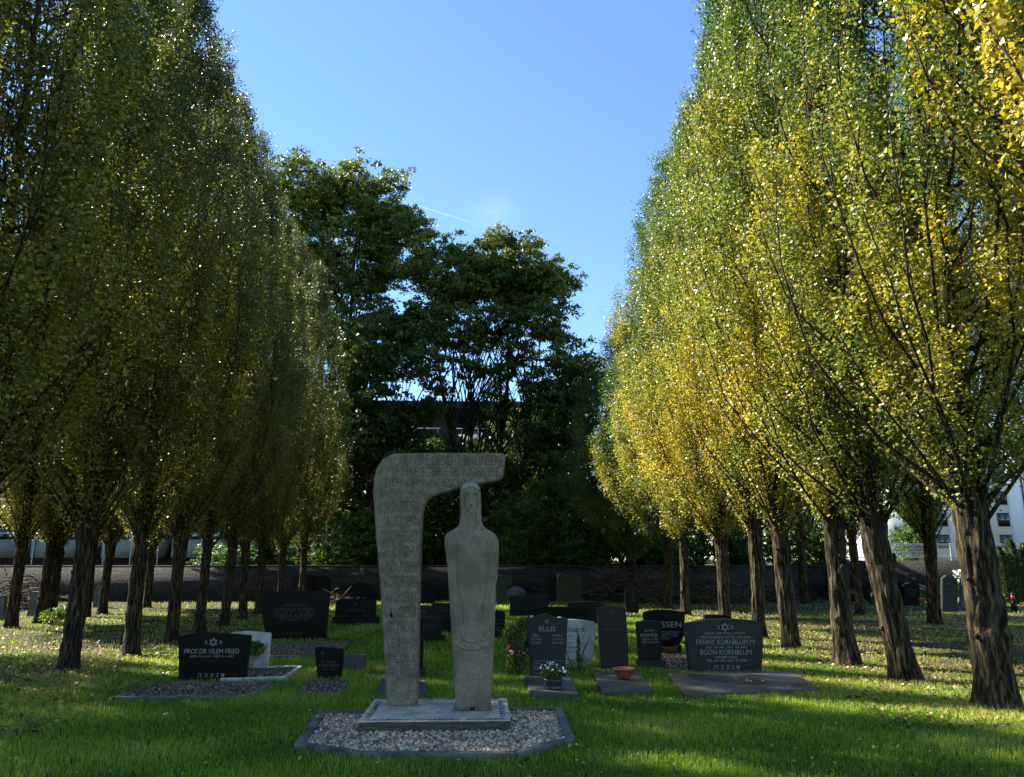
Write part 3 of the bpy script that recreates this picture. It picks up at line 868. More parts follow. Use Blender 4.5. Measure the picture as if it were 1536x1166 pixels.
# far dark ones
grave('small black round-topped gravestone before the pale table tomb', [(524, 896), (557, 896), (558, 882), (553, 876), (545, 873.5), (536, 874), (528, 878), (524, 886)], 'black', 0.13, ybase=908)
grave('wide dark gravestone with a curved top far back between the tree trunks on the left', [(438, 898), (494, 898), (496, 866), (485, 863), (466, 862), (448, 862.5), (438, 865)], 'black', 0.14, ybase=905)
grave('broad black gabled gravestone far behind, between stele and statue', [(625, 900), (676, 900), (676, 871), (655, 866), (638, 869), (625, 872)], 'black', 0.14, ybase=908)
grave('black arched gravestone far behind, hard against the stele', [(616, 905), (652, 905), (653, 888), (647, 881), (636, 878), (624, 879), (616, 883)], 'black', 0.13, ybase=914)
grave('tall dark slab gravestone with a stepped cross bar just right of the statue', [(736, 904), (760, 904), (760, 879), (768, 879), (768, 863), (736, 863)], 'blue_granite', 0.16, ybase=908)
grave('wide flat-topped dark gravestone behind the flowering bush', [(764, 924), (823, 924), (824, 893.5), (766, 893.5)], 'green_black', 0.14, ybase=928)
grave('tall black pillar gravestone, left of the paired dark blocks by the wall', [(819, 902), (833, 902), (833, 863), (819, 863)], 'black', 0.14, ybase=907)
grave('tall square olive-dark gravestone near the back wall with a sunlit left edge', [(836, 903), (872, 903), (873, 862), (837, 862)], 'brown_granite', 0.16, ybase=910)
grave('wide black gravestone with a thick curved rim behind the notched-gable gravestone', [(792, 945), (880, 945), (880, 915), (862, 911), (840, 910), (815, 911), (792, 915)], 'black', 0.16, ybase=950)
grave('low wide dark gravestone behind the tall narrow one', [(852, 935), (908, 935), (910, 909), (895, 903), (875, 902), (852, 904)], 'green_black', 0.14, ybase=940)
grave('small black gravestone with a pale rim standing alone near the brush pile', [(940, 920), (958, 920), (959.5, 888), (955, 886), (945, 885.5), (937.5, 887), (938, 905)], 'black', 0.13, [('ILSE', 949, 897, 8, 2), ('BLUM', 949, 901, 11, 2.2)], [(949, 892, 2.2)], lm='letter_dim', plinth=(935, 962, 920, 923, 0.04, 'white_stone'), ybase=922)
# Ellis
grave('blue-grey gravestone with a notched gable top and a flower pot at its foot', [(796, 1016), (847, 1016), (852, 928), (831, 926.5), (826, 924), (820, 920.5), (811, 923), (800, 926), (790, 928)], 'blue_granite', 0.12,
      [('ELLIS', 821, 943.5, 25, 7.5), ('EDA', 804, 953.5, 9, 3.6), ('4.7.1905', 804, 959, 15, 3.4), ('3.5.1991', 804, 964.5, 15, 3.4), ('HANNA', 836, 953.5, 14, 3.6), ('2.6.1910', 836, 959, 16, 3.4), ('10.2.1994', 837, 964.5, 18, 3.4),
       ('ZUM GEDENKEN', 822, 991.5, 44, 1.6), ('JOSEF', 805, 996, 10, 2.4), ('LILLY', 805, 1000, 10, 2.4), ('HANS', 805, 1004, 10, 2.4), ('AUSCHWITZ', 808, 1010.5, 17, 2.4)], [(820, 932, 3.4)])
slab('blue-grey grave slab lying in front of the notched-gable gravestone', [(796, 1041), (868, 1041), (855, 1015), (787, 1015)], 0.05, 'slab')
# ...punkt
grave('white gravestone with dark letters and a curved side, behind the notched-gable one', [(812, 1000), (885, 1000), (891, 975), (893.5, 950), (893, 933.5), (878, 931), (860, 929.5), (830, 929), (812, 931)], 'white_stone', 0.12,
      [('RUHEPUNKT', 846, 945.5, 62, 6.5), ('CLARA', 853, 954.5, 13, 2.6), ('1902-1971', 855, 958.5, 18, 2), ('WERNA', 853, 964, 14, 2.6), ('GEB.', 852, 968, 10, 2), ('1898-1970', 856, 971.5, 20, 2.4), ('ה ב צ נ ת', 857, 977.5, 20, 4)], lm='letter_dark', ybase=1001)
# tall narrow
grave('tall narrow brown-grey gravestone with a star and an arched top', [(902, 1007), (943, 1007), (942, 960), (939, 913), (930, 910), (915, 909), (903, 910.5), (897, 914), (899, 960)], 'brown_granite', 0.13,
      [('BERNHARD JONAS', 919, 932, 30, 4), ('1899 - 1972', 918, 937.8, 19, 3), ('HANNA JONAS', 919, 944, 33, 4), ('1905 - 1991', 919, 950, 19, 3)], [(918.5, 919.5, 4.2)], lm='letter_dim', plinth=(889, 958, 1004.5, 1008, 0.04, 'slab'))
slab('grey stone slab in front of the tall narrow gravestone, carrying the bowl', [(902, 1034), (977, 1031), (958, 1008), (890, 1009)], 0.08, 'slab')
# Duemer
grave('short narrow dark gravestone set on a grey block', [(960, 991), (992, 991), (993.5, 934), (985, 931.5), (970, 931), (955, 933.5), (957, 965)], 'green_black', 0.11,
      [('EDITH', 974, 946, 13, 3), ('DÜMER', 974, 952.5, 26, 6.2), ('GEB.16.7.1901', 975, 959, 24, 3.2), ('GEST.9.5.1978', 975, 963.5, 25, 3.2)], ybase=1003, lm='letter_grey', plinth=(957, 998, 990.5, 1003, 0.05, 'blue_granite'))
# Nissen
grave('wide black gravestone with large pale letters behind the one set on a grey block', [(973, 970), (1018, 970), (1026, 955), (1028, 918.5), (1010, 916), (990, 915), (975, 916.5), (966, 919.5), (968, 955)], 'black', 0.14,
      [('NISSEN', 1000, 937, 44, 9), ('KAUFMANN UND FRAU', 1004, 948, 32, 2), ('SOPHIE 1900', 1004, 951.5, 26, 2), ('1899 - 1969', 1004, 954.5, 26, 2), ('SCHALOM', 998, 958, 14, 2)], ybase=980, plinth=(978, 1022, 968, 980, 0.03, 'black'))
plot('low grey grave edging with dry leaves behind the gravestone set on a grey block', [(985, 1004), (1043, 1004), (1040, 980), (985, 980)], 0.05, 0.03, 'kerb', gravel=500, seed=7)
grave('black gravestone with a pale left rim showing above the broad two-name granite gravestone', [(1058, 938), (1096, 938), (1096, 925.5), (1085, 923), (1070, 922), (1057, 923)], 'black', 0.14, ybase=950)
# Kornblum
grave('broad blue-green granite gravestone carved with two names and a star', [(1037, 1011), (1142, 1011), (1145, 970), (1144, 933.5), (1120, 930), (1090, 928.5), (1060, 929.5), (1028, 935), (1031, 970)], 'blue_granite', 0.13,
      [('FANNY KORNBLUM', 1083, 963.3, 77, 8), ('ז״ל', 1128, 963, 8, 9), ('EGON KORNBLUM', 1089, 978.5, 76, 8), ('MEINE LIEBE FRAU, UNSERE', 1087, 950.5, 60, 3.8), ('TREUSORGENDE MUTTER UND OMA', 1088, 956, 76, 3.8),
       ('GEB. 1.6.1908  GEST. 9.9.1984', 1089, 971, 60, 3.4), ('UNSER PAPA', 1090, 986, 33, 3.2), ('GEB. 15.9.1904  GEST. 21.1.2001', 1090, 991, 60, 3.6), ('ה ב צ נ ת', 1091, 1001, 38, 5.5), ('נ', 1077, 941, 4, 5), ('פ', 1098, 941, 4, 5)], [(1087.5, 941, 7)], plinth=(1034, 1150, 1007.5, 1011, 0.03, 'slab'))
slab('large dark granite grave slab in front of the broad two-name gravestone', [(1026, 1041), (1229, 1033), (1190, 1007), (1000, 1010)], 0.06, 'slab')
slab('small raised plate with dry leaves lying on the largest granite slab', [(1094, 1023.5), (1141, 1021.5), (1138, 1016), (1092, 1017)], 0.075, 'slab', name='memorial_plate')
# left far
grave('weathered grey gravestone leaning by the left tree trunks', [(40, 924), (60, 924), (65, 888), (45, 887)], 'grey_stone', 0.12)
grave('pale blue-grey gravestone with an ornate scrolled top far back on the left', [(139, 912), (160, 912), (161, 884), (157, 880), (155, 875), (150, 872), (146, 875), (143, 881), (140, 886)], 'grey_stone', 0.12)
grave('grey gravestone cut off by the left edge of the view', [(-12, 930), (6, 930), (7, 893), (-12, 893)], 'grey_stone', 0.12)
# right far against the wall
WG = 'gravestones along the right-hand wall'
grave('dark arched gravestone with pale lettering, leftmost along the right-hand wall', [(1264, 902), (1292, 902), (1292, 876), (1284, 870), (1270, 869), (1264, 874)], 'black', 0.13, [('EHELEUTE', 1277, 885, 13, 2.5), ('STERN', 1277, 889, 10, 2.5)], ybase=905, group=WG)
grave('blue-grey gravestone with a pale curved cap beside a tree by the right wall', [(1306, 908), (1326, 908), (1326, 872), (1318, 867), (1310, 869), (1306, 873)], 'blue_granite', 0.14, group=WG)
grave('black gravestone with pointed shoulders in front of the rubble wall', [(1356, 909), (1379, 909), (1380, 879), (1374, 876), (1366, 874), (1358, 876), (1355, 880)], 'black', 0.13, [('FAMILIE', 1368, 885, 13, 2.4), ('WOLF', 1368, 889, 10, 2.4), ('1950', 1368, 894, 9, 2)], ybase=910, lm='letter_dim', group=WG)
grave('small black gravestone with a light emblem behind the pointed-shoulder one', [(1362, 890), (1379, 890), (1380, 866), (1376, 862), (1364, 862), (1362, 866)], 'black', 0.13, [], [(1371, 868, 2.4)], ybase=904, group=WG)
grave('tall dark blue gravestone standing just right of the leaning back tree', [(1414, 918), (1437, 918), (1437, 870), (1430, 864), (1420, 863), (1414, 868)], 'blue_granite', 0.14, [('GOLDMANN', 1425, 877, 15, 3), ('1920', 1425, 884, 12, 2.4)], ybase=920, lm='letter_dim', group=WG)
grave('dark round-topped gravestone half hidden by the nearest right trunk', [(1442, 912), (1470, 912), (1470, 868), (1462, 862), (1450, 861), (1443, 868)], 'grey_stone', 0.14, ybase=915, group=WG)

# pale table tomb
P = at(535, 905); tt = thing('table_tomb', 'pale stone table tomb with small vases on top, far back left of the stele', 'tomb', (P[0] + 0.4, P[1] + 2.0, 0))
obj('tomb_top', prism([(-0.95, -0.35), (0.95, -0.35), (0.95, 0.35), (-0.95, 0.35)], 'z', 1.02, 1.12, 0.01), M['grey_stone'], tt)
obj('tomb_body', prism([(-0.8, -0.25), (0.8, -0.25), (0.8, 0.25), (-0.8, 0.25)], 'z', -0.02, 1.02, 0.01), M['grey_stone'], tt)
for x in (-0.1, 0.25):
    V, Q = lathe([(0.001, 1.12), (0.07, 1.12), (0.12, 1.2), (0.1, 1.26), (0.06, 1.28), (0.001, 1.27)], 16, x, 0)
    a = Acc(); a.add(V, Q); obj('vase', a.mesh('vase', True), M['grey_stone'], tt)
# rounded field stone
P = at(774, 902)
rs = np.random.default_rng(5)
Vr, Qr = lathe([(0.001, 0.0), (0.42, 0.0), (0.45, 0.18), (0.4, 0.35), (0.28, 0.47), (0.12, 0.54), (0.001, 0.55)], 24)
Vr += rs.normal(scale=0.008, size=Vr.shape)
a = Acc(); a.add(Vr, Qr)
tag(obj('field_stone', a.mesh('field_stone', True), M['grey_stone'], None, (P[0], P[1], 0)), 'rounded grey field stone behind the wide flat-topped gravestone', 'stone')


# ------------------------------------------------------------------ leaf machinery
def leaves(rng, C, size, tint, aspect=0.85, droop=None, fold=0.12):
    """one kite-shaped leaf per centre"""
    n = len(C)
    R = rot_rand(rng, n)
    if droop is not None:                      # flatten orientation towards horizontal leaf planes
        pass
    s = size * rng.uniform(0.65, 1.25, n)
    K = np.array([(0, -0.5, 0), (0.5 * aspect, -0.12, fold), (0, 0.6, 0), (-0.5 * aspect, -0.12, fold)])
    V = np.einsum('nij,kj->nki', R, K) * s[:, None, None] + C[:, None]
    Q = np.arange(n * 4).reshape(n, 4)
    return V.reshape(-1, 3), Q, tint


def bark_trunk(rng, path, rad, sides=72, depth=0.036, flare=0.3):
    """furrowed trunk along path (k,3)"""
    P = np.asarray(path); k = len(P)
    th = np.linspace(0, 2 * np.pi, sides, endpoint=False)
    u = (th / (2 * np.pi))[None] + np.zeros((k, 1)); v = np.linspace(0, 1, k)[:, None] + np.zeros((1, sides))
    nz = np.abs(vnoise(rng, u, v, 13, 9) - 0.5) * 2
    nz2 = np.abs(vnoise(rng, u, v, 22, 16) - 0.5) * 2
    lob = vnoise(rng, u, v, 5, 3) - 0.5
    z = P[:, 2][:, None]
    r = np.asarray(rad)[:, None] * (1 + 0.22 * lob) + depth * (nz * 1.1 + nz2 * 0.5 - 0.6) * np.clip(np.asarray(rad)[:, None] / 0.2, 0.1, 1)
    fl = np.exp(-np.clip(z, 0, 9) / 0.16)
    r = r + np.asarray(rad)[0] * flare * fl * (0.45 + 0.9 * (vnoise(rng, u, v * 0, 6, 1)))
    V = np.stack([P[:, 0][:, None] + r * np.cos(th), P[:, 1][:, None] + r * np.sin(th), z + 0 * r], -1).reshape(-1, 3)
    i = np.arange(k - 1)[:, None] * sides; j = np.arange(sides)[None]; q = (j + 1) % sides
    return V, np.stack([i + j, i + q, i + sides + q, i + sides + j], -1).reshape(-1, 4)


ZF, TOP = 1.95, 14.2
_ez = [1.8, 2.2, 2.6, 3.2, 4.0, 5.5, 8.0, 10.0, 12.0, 13.2, 14.2]
_er = [0.25, 0.6, 1.0, 1.5, 1.85, 2.0, 1.8, 1.35, 0.8, 0.45, 0.12]


def envr(z): return np.interp(z, _ez, _er)


def make_poplar(seed, nleaf=125000, leaf=0.042, lean=(0, 0), zf=ZF, r0=0.2):
    rng = np.random.default_rng(seed)
    zs = zf - ZF; TOP = 14.2 + zs
    envr = lambda z: np.interp(np.asarray(z) - zs, _ez, _er)
    # trunk and stem
    zz = np.concatenate([np.linspace(-0.05, zf + 0.4, 46), np.linspace(zf + 0.7, TOP - 0.8, 14)])
    wob = np.stack([np.sin(zz * 0.9 + seed) * 0.04, np.cos(zz * 0.7 + seed * 2) * 0.04], -1)
    ln = np.clip(zz / 2.5, 0, 1)[:, None] * np.array(lean)[None]
    off = wob - wob[1] + ln
    rad = np.interp(zz, [0, 0.4, 1.4, zf + 0.3, 5, 9, TOP], [r0 * 1.04, r0 * 0.97, r0 * 0.9, r0 * 0.98, r0 * 0.5, r0 * 0.25, 0.012])
    path = np.concatenate([off, zz[:, None]], 1)
    a = Acc()
    a.add(*bark_trunk(rng, path, rad))
    # burrs on the trunk
    for _ in range(5):
        h = rng.uniform(0.5, zf); az = rng.uniform(0, 6.28)
        c = np.array([np.interp(h, zz, off[:, 0]) + r0 * math.cos(az), np.interp(h, zz, off[:, 1]) + r0 * math.sin(az), h])
        Vb = ICO_V * np.array([0.035, 0.035, 0.06]) * rng.uniform(0.6, 1.2) * (1 + rng.uniform(-.3, .3, (12, 1))) + c
        a.add(Vb, ICO_F)
    stem = lambda h: np.array([np.interp(h, zz, off[:, 0]), np.interp(h, zz, off[:, 1]), h])
    L = Acc(); cents = []; wts = []
    nb = 92
    for b in range(nb):
        f = (b + 0.5) / nb
        h0 = zf - 0.25 + (TOP - 2.5 - zf) * f ** 1.75
        az = b * 2.39996 + rng.uniform(-0.3, 0.3)
        Lz = min(rng.uniform(2.6, 5.2), TOP - h0 - 0.2) * (1 if b > 12 else 0.85)
        k = rng.uniform(0.6, 1.0) if b % 3 else rng.uniform(0.25, 0.6)
        s = np.linspace(0, 1, 9)
        z = h0 + Lz * s ** 1.12
        rt = envr(z) * k
        r = rt * (1 - np.exp(-s * rng.uniform(3.2, 4.6)))
        azs = az + rng.uniform(-0.35, 0.35) * s
        c0 = stem(h0)
        P = np.stack([c0[0] + r * np.cos(azs), c0[1] + r * np.sin(azs), z], -1)
        P[1:] += rng.normal(scale=0.02, size=(8, 3))
        br = np.interp(s, [0, 0.15, 1], [0.042, 0.019, 0.004]) * (1.1 if b < 14 else 0.8) * (0.6 + 0.4 * Lz / 5)
        a.add(*tube(P, br, 6 if b < 30 else 4))
        # side shoots with leaves
        ns = int(38 * Lz / 4)
        sh = rng.uniform(0.10, 1.0, ns) ** 0.85
        for q in sh:
            i = min(int(q * 8), 7); t = q * 8 - i
            p = P[i] * (1 - t) + P[i + 1] * t
            da = rng.uniform(0, 6.28)
            ln_ = rng.uniform(0.25, 0.7)
            e = p + np.array([math.cos(da) * 0.36, math.sin(da) * 0.36, 0.95]) * ln_
            if rng.random() < 0.3: a.add(*tube([p, (p + e) / 2 + rng.normal(scale=0.02, size=3), e], [0.008, 0.006, 0.003], 3))
            cents.append((p, e))
    cents = np.array(cents)                     # (m,2,3)
    m_ = len(cents)
    clump = rng.normal(scale=0.16, size=m_)
    wgt = rng.gamma(0.9, 1.0, m_) + 0.12; wgt /= wgt.sum()
    pick = rng.choice(m_, nleaf, p=wgt)
    ctr = cents.mean(1)
    clump = clump + 0.13 * np.sin(ctr[:, 0] * 1.9 + seed) * np.cos(ctr[:, 2] * 0.8 + seed * 1.7) + 0.08 * np.sin(ctr[:, 1] * 2.7 + ctr[:, 2] * 1.3)
    t = rng.random(nleaf)[:, None]
    C = cents[pick, 0] * (1 - t) + cents[pick, 1] * t + rng.normal(scale=0.07, size=(nleaf, 3))
    hz = C[:, 2]
    tint = 0.50 + clump[pick] + rng.normal(scale=0.13, size=nleaf) - np.clip((hz - 5.5) / 7, -0.08, 1) * 0.5 - 0.10 * np.clip((4.2 - hz) / 2, 0, 1) + 0.02
    tint += 0.2 * (rng.random(nleaf) < 0.05)
    V, Q, tn = leaves(rng, C, leaf, np.clip(tint, 0, 1))
    return a.mesh('poplar_trunk_%d' % seed, True), np_mesh('poplar_crown_%d' % seed, V, [Q], tn)


PROTO = [make_poplar(s, lean=l, r0=r) for s, l, r in ((11, (-0.04, 0.0), 0.165), (12, (0.03, 0.02), 0.155), (13, (-0.02, -0.03), 0.15), (14, (0.04, 0.02), 0.155), (15, (-0.05, 0.01), 0.165))]
PROTO.append(make_poplar(16, 80000, 0.056, (-0.03, 0), 3.75, 0.19))
ORD = ['', 'second', 'third', 'fourth', 'fifth', 'sixth', 'seventh', 'eighth', 'ninth', 'tenth', 'eleventh', 'twelfth']


def poplar(px, py, proto, rz, sz, sr, hue, label, group, xy=None, cw=1.0, tilt=0.0):
    p = at(px, py) if xy is None else (xy[0], xy[1], 0)
    t = thing('poplar_tree', label, 'tree', (p[0], p[1], 0), rz, group)
    tm, cm = PROTO[proto]
    a = obj('trunk', tm, M['bark'], t); c = obj('crown', cm, M['poplar'], t)
    if 'left' in (group or ''): a.scale = (0.84, 0.84, 1)
    t.scale = (sr, sr, sz)
    t.rotation_euler = (Matrix.Rotation(math.radians(tilt), 3, 'Y') @ Matrix.Rotation(rz, 3, 'Z')).to_euler()
    c.scale = (cw, cw, 1)
    c.color = (0.5 + hue + (0.06 if 'right' in (group or '') else 0.03), 0.05 if 'right' in (group or '') else 0.42, 0, 1)
    BEDS.append([(p[0] - 0.15, p[1] - 0.15), (p[0] + 0.15, p[1] - 0.15), (p[0] + 0.15, p[1] + 0.15), (p[0] - 0.15, p[1] + 0.15)])
    return t


GR = 'poplars in the inner row on the right'
GL = 'poplars in the inner row on the left'
right = [(1495, 1062, 0, 3.0, 1.0, 1.22, 0.02, 'thick sunlit poplar with the nearest trunk, at the right edge'),
         (1358, 1021, 4, 0.4, 1.0, 1.08, 0.05, 'golden poplar leaning left, second trunk in from the right edge'),
         (1268, 998, 2, 1.3, 1.02, 1.12, 0.08, 'golden poplar with a root spreading right, just beyond the corner of the largest slab'),
         (1187, 972, 3, 2.2, 1.0, 1.0, 0.12, 'yellow poplar with a sunlit bark stripe, fourth trunk of the inner right row'),
         (1138, 957, 1, 5.1, 1.0, 0.9, 0.12, 'yellow poplar with a slim trunk behind the right end of the broad two-name gravestone'),
         (1088, 940, 0, 4.0, 0.98, 0.92, 0.16, 'yellowest poplar, trunk rising behind the middle of the two-name gravestone'),
         (1028, 924, 2, 0.9, 1.0, 0.9, 0.05, 'greener poplar behind the wide large-lettered gravestone, its trunk edged by sunlight'),
         (1002, 913, 4, 2.9, 0.88, 0.95, -0.1, 'dark shaded poplar between the brush piles at the back of the right row'),
         (950, 902, 3, 1.8, 0.78, 1.15, -0.15, 'broad double-stemmed dark poplar at the far end of the inner right row')]
for r in right: poplar(*r[:2], r[2], r[3], r[4], r[5], r[6], r[7], GR, cw=(0.92 if r[0] > 1400 else 0.98) if r[0] > 1130 else 1.35, tilt={1495: 0.0, 1358: -2.8, 1268: -2.2, 1187: -1.2}.get(r[0], -0.2))
poplar(0, 0, 5, 1.0, 1.0, 1.0, 0.22, 'bright yellow poplar branches overhanging the top right corner, trunk out of view', GR, xy=(5.75, 6.15), cw=1.0)
left = [(102, 1004, 1, 0.7, 0.93, 1.0, -0.06, 'olive poplar with the thickest, nearest trunk on the left'),
        (196, 984, 3, 3.6, 0.92, 0.95, -0.02, 'olive poplar with the second-nearest left trunk, before the low-gabled black gravestone'),
        (257, 963, 0, 5.0, 0.93, 0.9, 0.0, 'brown-tinged poplar rising directly behind the left end of the low-gabled black gravestone'),
        (298, 949, 2, 2.0, 0.92, 0.9, 0.02, 'brown-tinged poplar behind the peak of the low-gabled black gravestone'),
        (336, 939, 4, 4.2, 0.92, 0.85, 0.03, 'slim dark poplar behind the plain white gravestone'),
        (364, 930, 1, 1.9, 0.92, 0.85, 0.0, 'slim dark poplar between the white and the widest black gravestone'),
        (388, 922, 0, 3.3, 0.9, 0.85, -0.02, 'thin poplar at the left edge of the widest black gravestone'),
        (420, 914, 3, 0.5, 0.9, 0.9, -0.06, 'green poplar behind the left half of the widest black gravestone'),
        (451, 907, 2, 1.1, 0.9, 0.95, -0.18, 'green poplar ending the left row, above the right half of the widest black gravestone')]
for r in left: poplar(*r[:2], r[2], r[3], r[4], r[5], r[6], r[7], GL, tilt=-0.7)
poplar(0, 0, 4, 0.2, 0.97, 1.0, 0.0, 'dark poplar crown filling the left edge, trunk out of view', GL, xy=(-5.9, 9.2), cw=1.1)
poplar(0, 0, 2, 2.2, 1.0, 1.0, 0.03, 'dark poplar crown at the extreme upper left corner, trunk out of view', GL, xy=(-6.0, 7.3), cw=1.15)
GL2 = 'poplars in the outer row on the left'; GR2 = 'poplars in the outer row on the right'
for xy_, pr_, lab_ in (((-11.0, 12.4), 1, 'outer left poplar crown filling the lower left edge of the picture'), ((-11.0, 14.6), 4, 'outer left poplar crown beside the one at the lower left edge'),
                        ((-11.1, 20.6), 2, 'outer left poplar hidden behind the nearest thick left trunk'), ((-11.1, 23.9), 0, 'outer left poplar hidden behind the second-nearest left trunk'), ((-11.1, 27.0), 3, 'last poplar of the outer left row, near the back wall')):
    poplar(0, 0, pr_, xy_[1], 0.93, 0.95, 0.0, lab_, GL2, xy=xy_)
poplar(17, 941, 0, 1.5, 0.95, 0.95, 0.1, 'pale-leaved poplar behind and left of the nearest left trunk', GL2)
poplar(76, 933, 3, 2.5, 0.95, 0.95, 0.0, 'dark poplar beside the leaning grey gravestone', GL2)
poplar(128, 925, 1, 4.4, 0.95, 0.9, 0.0, 'dark poplar hiding the left side of the scrolled pale gravestone', GL2)
poplar(205, 914, 2, 0.2, 0.95, 0.9, -0.05, 'bluish shaded poplar in the outer left row, beside the second large trunk', GL2)
poplar(1403, 936, 4, 2.4, 1.0, 0.95, 0.0, 'shaded poplar leaning left before the white building', GR2)
poplar(1292, 922, 2, 4.0, 1.0, 0.85, 0.0, 'slim dark poplar at the right-hand wall, behind the golden ones', GR2)
poplar(1208, 906, 1, 0.8, 1.0, 0.9, -0.05, 'dark poplar deep behind the inner right row, near the back wall', GR2)
poplar(0, 0, 3, 0.8, 1.0, 0.9, -0.05, 'shaded poplar crown at the right edge behind the nearest trunk', GR2, xy=(11.0, 14.0))


# ------------------------------------------------------------------ broadleaf trees behind the wall
def broad(seed, height, lobes, nleaf, leaf, stems, mname, clump=0.5, ncl=260, stem_r=0.14):
    """lobes: list of (x,y,z,rx,ry,rz) ellipsoids; stems: list of base offsets"""
    rng = np.random.default_rng(seed)
    a = Acc()
    vol = np.array([l[3] * l[4] * l[5] for l in lobes]) ** 0.75; vol /= vol.sum()
    li = rng.choice(len(lobes), ncl, p=vol)
    d = rng.normal(size=(ncl, 3)); d /= np.linalg.norm(d, axis=1)[:, None]
    rr = rng.uniform(0.25, 1.0, ncl) ** 0.45
    Lb = np.array(lobes)
    CC = Lb[li, :3] + d * rr[:, None] * Lb[li, 3:]
    for s_i, (sx_, sy_) in enumerate(stems):
        ztop = height * rng.uniform(0.6, 0.8)
        k = 12; s = np.linspace(0, 1, k)
        tx, ty = sx_ * rng.uniform(1.6, 3.0) + rng.normal(scale=.5), sy_ * 1.5 + rng.normal(scale=.4)
        P = np.stack([sx_ + (tx - sx_) * s ** 1.4 + 0.15 * np.sin(s * 7 + s_i), sy_ + (ty - sy_) * s ** 1.4, s * ztop - 0.05 * (s == 0)], -1)
        a.add(*bark_trunk(rng, P, np.interp(s, [0, 1], [stem_r, 0.03]), 14, 0.012))
        mine = [c for c_i, c in enumerate(CC) if c_i % len(stems) == s_i]
        for c in mine[:26]:
            zb = np.clip(c[2] * rng.uniform(0.35, 0.7), 0.8, ztop * 0.97)
            b0 = np.array([np.interp(zb, P[:, 2], P[:, 0]), np.interp(zb, P[:, 2], P[:, 1]), zb])
            mid = b0 * 0.45 + c * 0.55 + np.array([0, 0, 0.12 * np.linalg.norm(c - b0)])
            a.add(*tube([b0, (b0 + mid) / 2 + rng.normal(scale=.1, size=3), mid, c], [0.04, 0.03, 0.018, 0.006], 4))
    sub = CC[rng.integers(0, ncl, ncl * 6)] + rng.normal(size=(ncl * 6, 3)) * np.array([clump, clump, clump * 0.6])
    pick6 = rng.integers(0, ncl * 6, nleaf)
    wt = rng.normal(size=(nleaf, 3)) * clump * 0.36
    C = sub[pick6] + wt * np.array([1, 1, 0.45]) - np.array([0, 0, 0.25]) * np.linalg.norm(wt[:, :2], axis=1)[:, None] ** 1.0
    pick = pick6 // 6
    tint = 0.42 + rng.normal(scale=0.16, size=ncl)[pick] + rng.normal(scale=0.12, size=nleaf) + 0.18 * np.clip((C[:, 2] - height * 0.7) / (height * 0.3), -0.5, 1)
    V, Q, tn = leaves(rng, C, leaf, np.clip(tint, 0, 1), 0.5)
    return a.mesh('broad_trunk', True), np_mesh('broad_crown', V, [Q], tn)


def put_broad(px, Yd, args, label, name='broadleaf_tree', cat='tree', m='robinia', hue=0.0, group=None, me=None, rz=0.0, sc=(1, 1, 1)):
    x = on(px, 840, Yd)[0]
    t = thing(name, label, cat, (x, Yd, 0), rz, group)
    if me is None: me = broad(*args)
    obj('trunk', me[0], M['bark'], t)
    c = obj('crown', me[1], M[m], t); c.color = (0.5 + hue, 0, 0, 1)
    t.scale = sc
    return t, me


def zat(py, Yd): return on(722, py, Yd)[1]


BT = 'broadleaf trees beyond the back wall'
ZA = zat(232, 37); ZB = zat(350, 35)
put_broad(500, 37, (21, ZA, [(-1.6, 0, ZA - 2.0, 2.3, 2.2, 1.9), (1.2, 0.2, ZA - 2.6, 2.4, 2.2, 1.8), (2.6, 0, ZA - 5.2, 1.9, 2.0, 1.9), (-2.2, 0, ZA - 5.0, 2.2, 2.2, 2.2), (0.3, 0, ZA - 5.8, 2.8, 2.4, 2.2), (0.3, 0.3, ZA - 3.9, 2.6, 2.2, 1.5), (-3.2, 0, ZA - 3.0, 1.5, 1.8, 1.7), (-0.5, 0, ZA - 9, 3.0, 2.5, 2.2), (1.6, 0, ZA - 10.5, 2.4, 2.2, 1.8)],
              100000, 0.175, [(-0.3, 0), (0.25, 0.2)], 'robinia', 0.42, 420), 'tallest rounded dark green tree beyond the wall, left of centre', group=BT, hue=0.05)
put_broad(735, 35, (22, ZB, [(-2.3, 0, ZB - 2.0, 1.9, 2.0, 1.6), (0.9, 0, ZB - 1.7, 2.2, 2.0, 1.5), (2.7, 0, ZB - 3.6, 1.7, 1.8, 1.8), (-0.2, 0, ZB - 4.2, 2.6, 2.2, 1.6), (-0.8, 0.2, ZB - 2.7, 2.4, 2.0, 1.2), (2.0, 0.2, ZB - 2.4, 1.4, 1.8, 1.3), (3.0, 0, ZB - 6.4, 1.4, 1.6, 1.9), (-2.9, 0, ZB - 5.0, 1.4, 1.8, 1.6), (3.4, 0, ZB - 9.0, 1.2, 1.6, 1.6), (0.3, 0, ZB - 6.2, 2.0, 1.6, 1.5), (1.2, 0, ZB - 8.2, 1.3, 1.4, 1.0)],
              92000, 0.17, [(-0.9, 0), (-0.3, 0.2), (0.3, 0.1), (0.9, -0.2)], 'robinia', 0.40, 370), 'multi-stemmed dark green tree with bright gaps, beyond the wall behind the statue', group=BT)
ZC = zat(470, 34)
put_broad(570, 34, (23, ZC, [(-1.2, 0, ZC - 1.8, 1.8, 1.8, 1.8), (0.9, 0, ZC - 3.4, 1.8, 1.8, 1.9), (-1.0, 0, ZC - 5.0, 2.0, 1.8, 1.9), (0.6, 0, ZC - 6.8, 1.8, 1.8, 1.6)], 20000, 0.22, [(-0.2, 0), (0.3, 0)], 'robinia', 0.42, 150),
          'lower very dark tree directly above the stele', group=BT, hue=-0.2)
ZD = zat(560, 33)
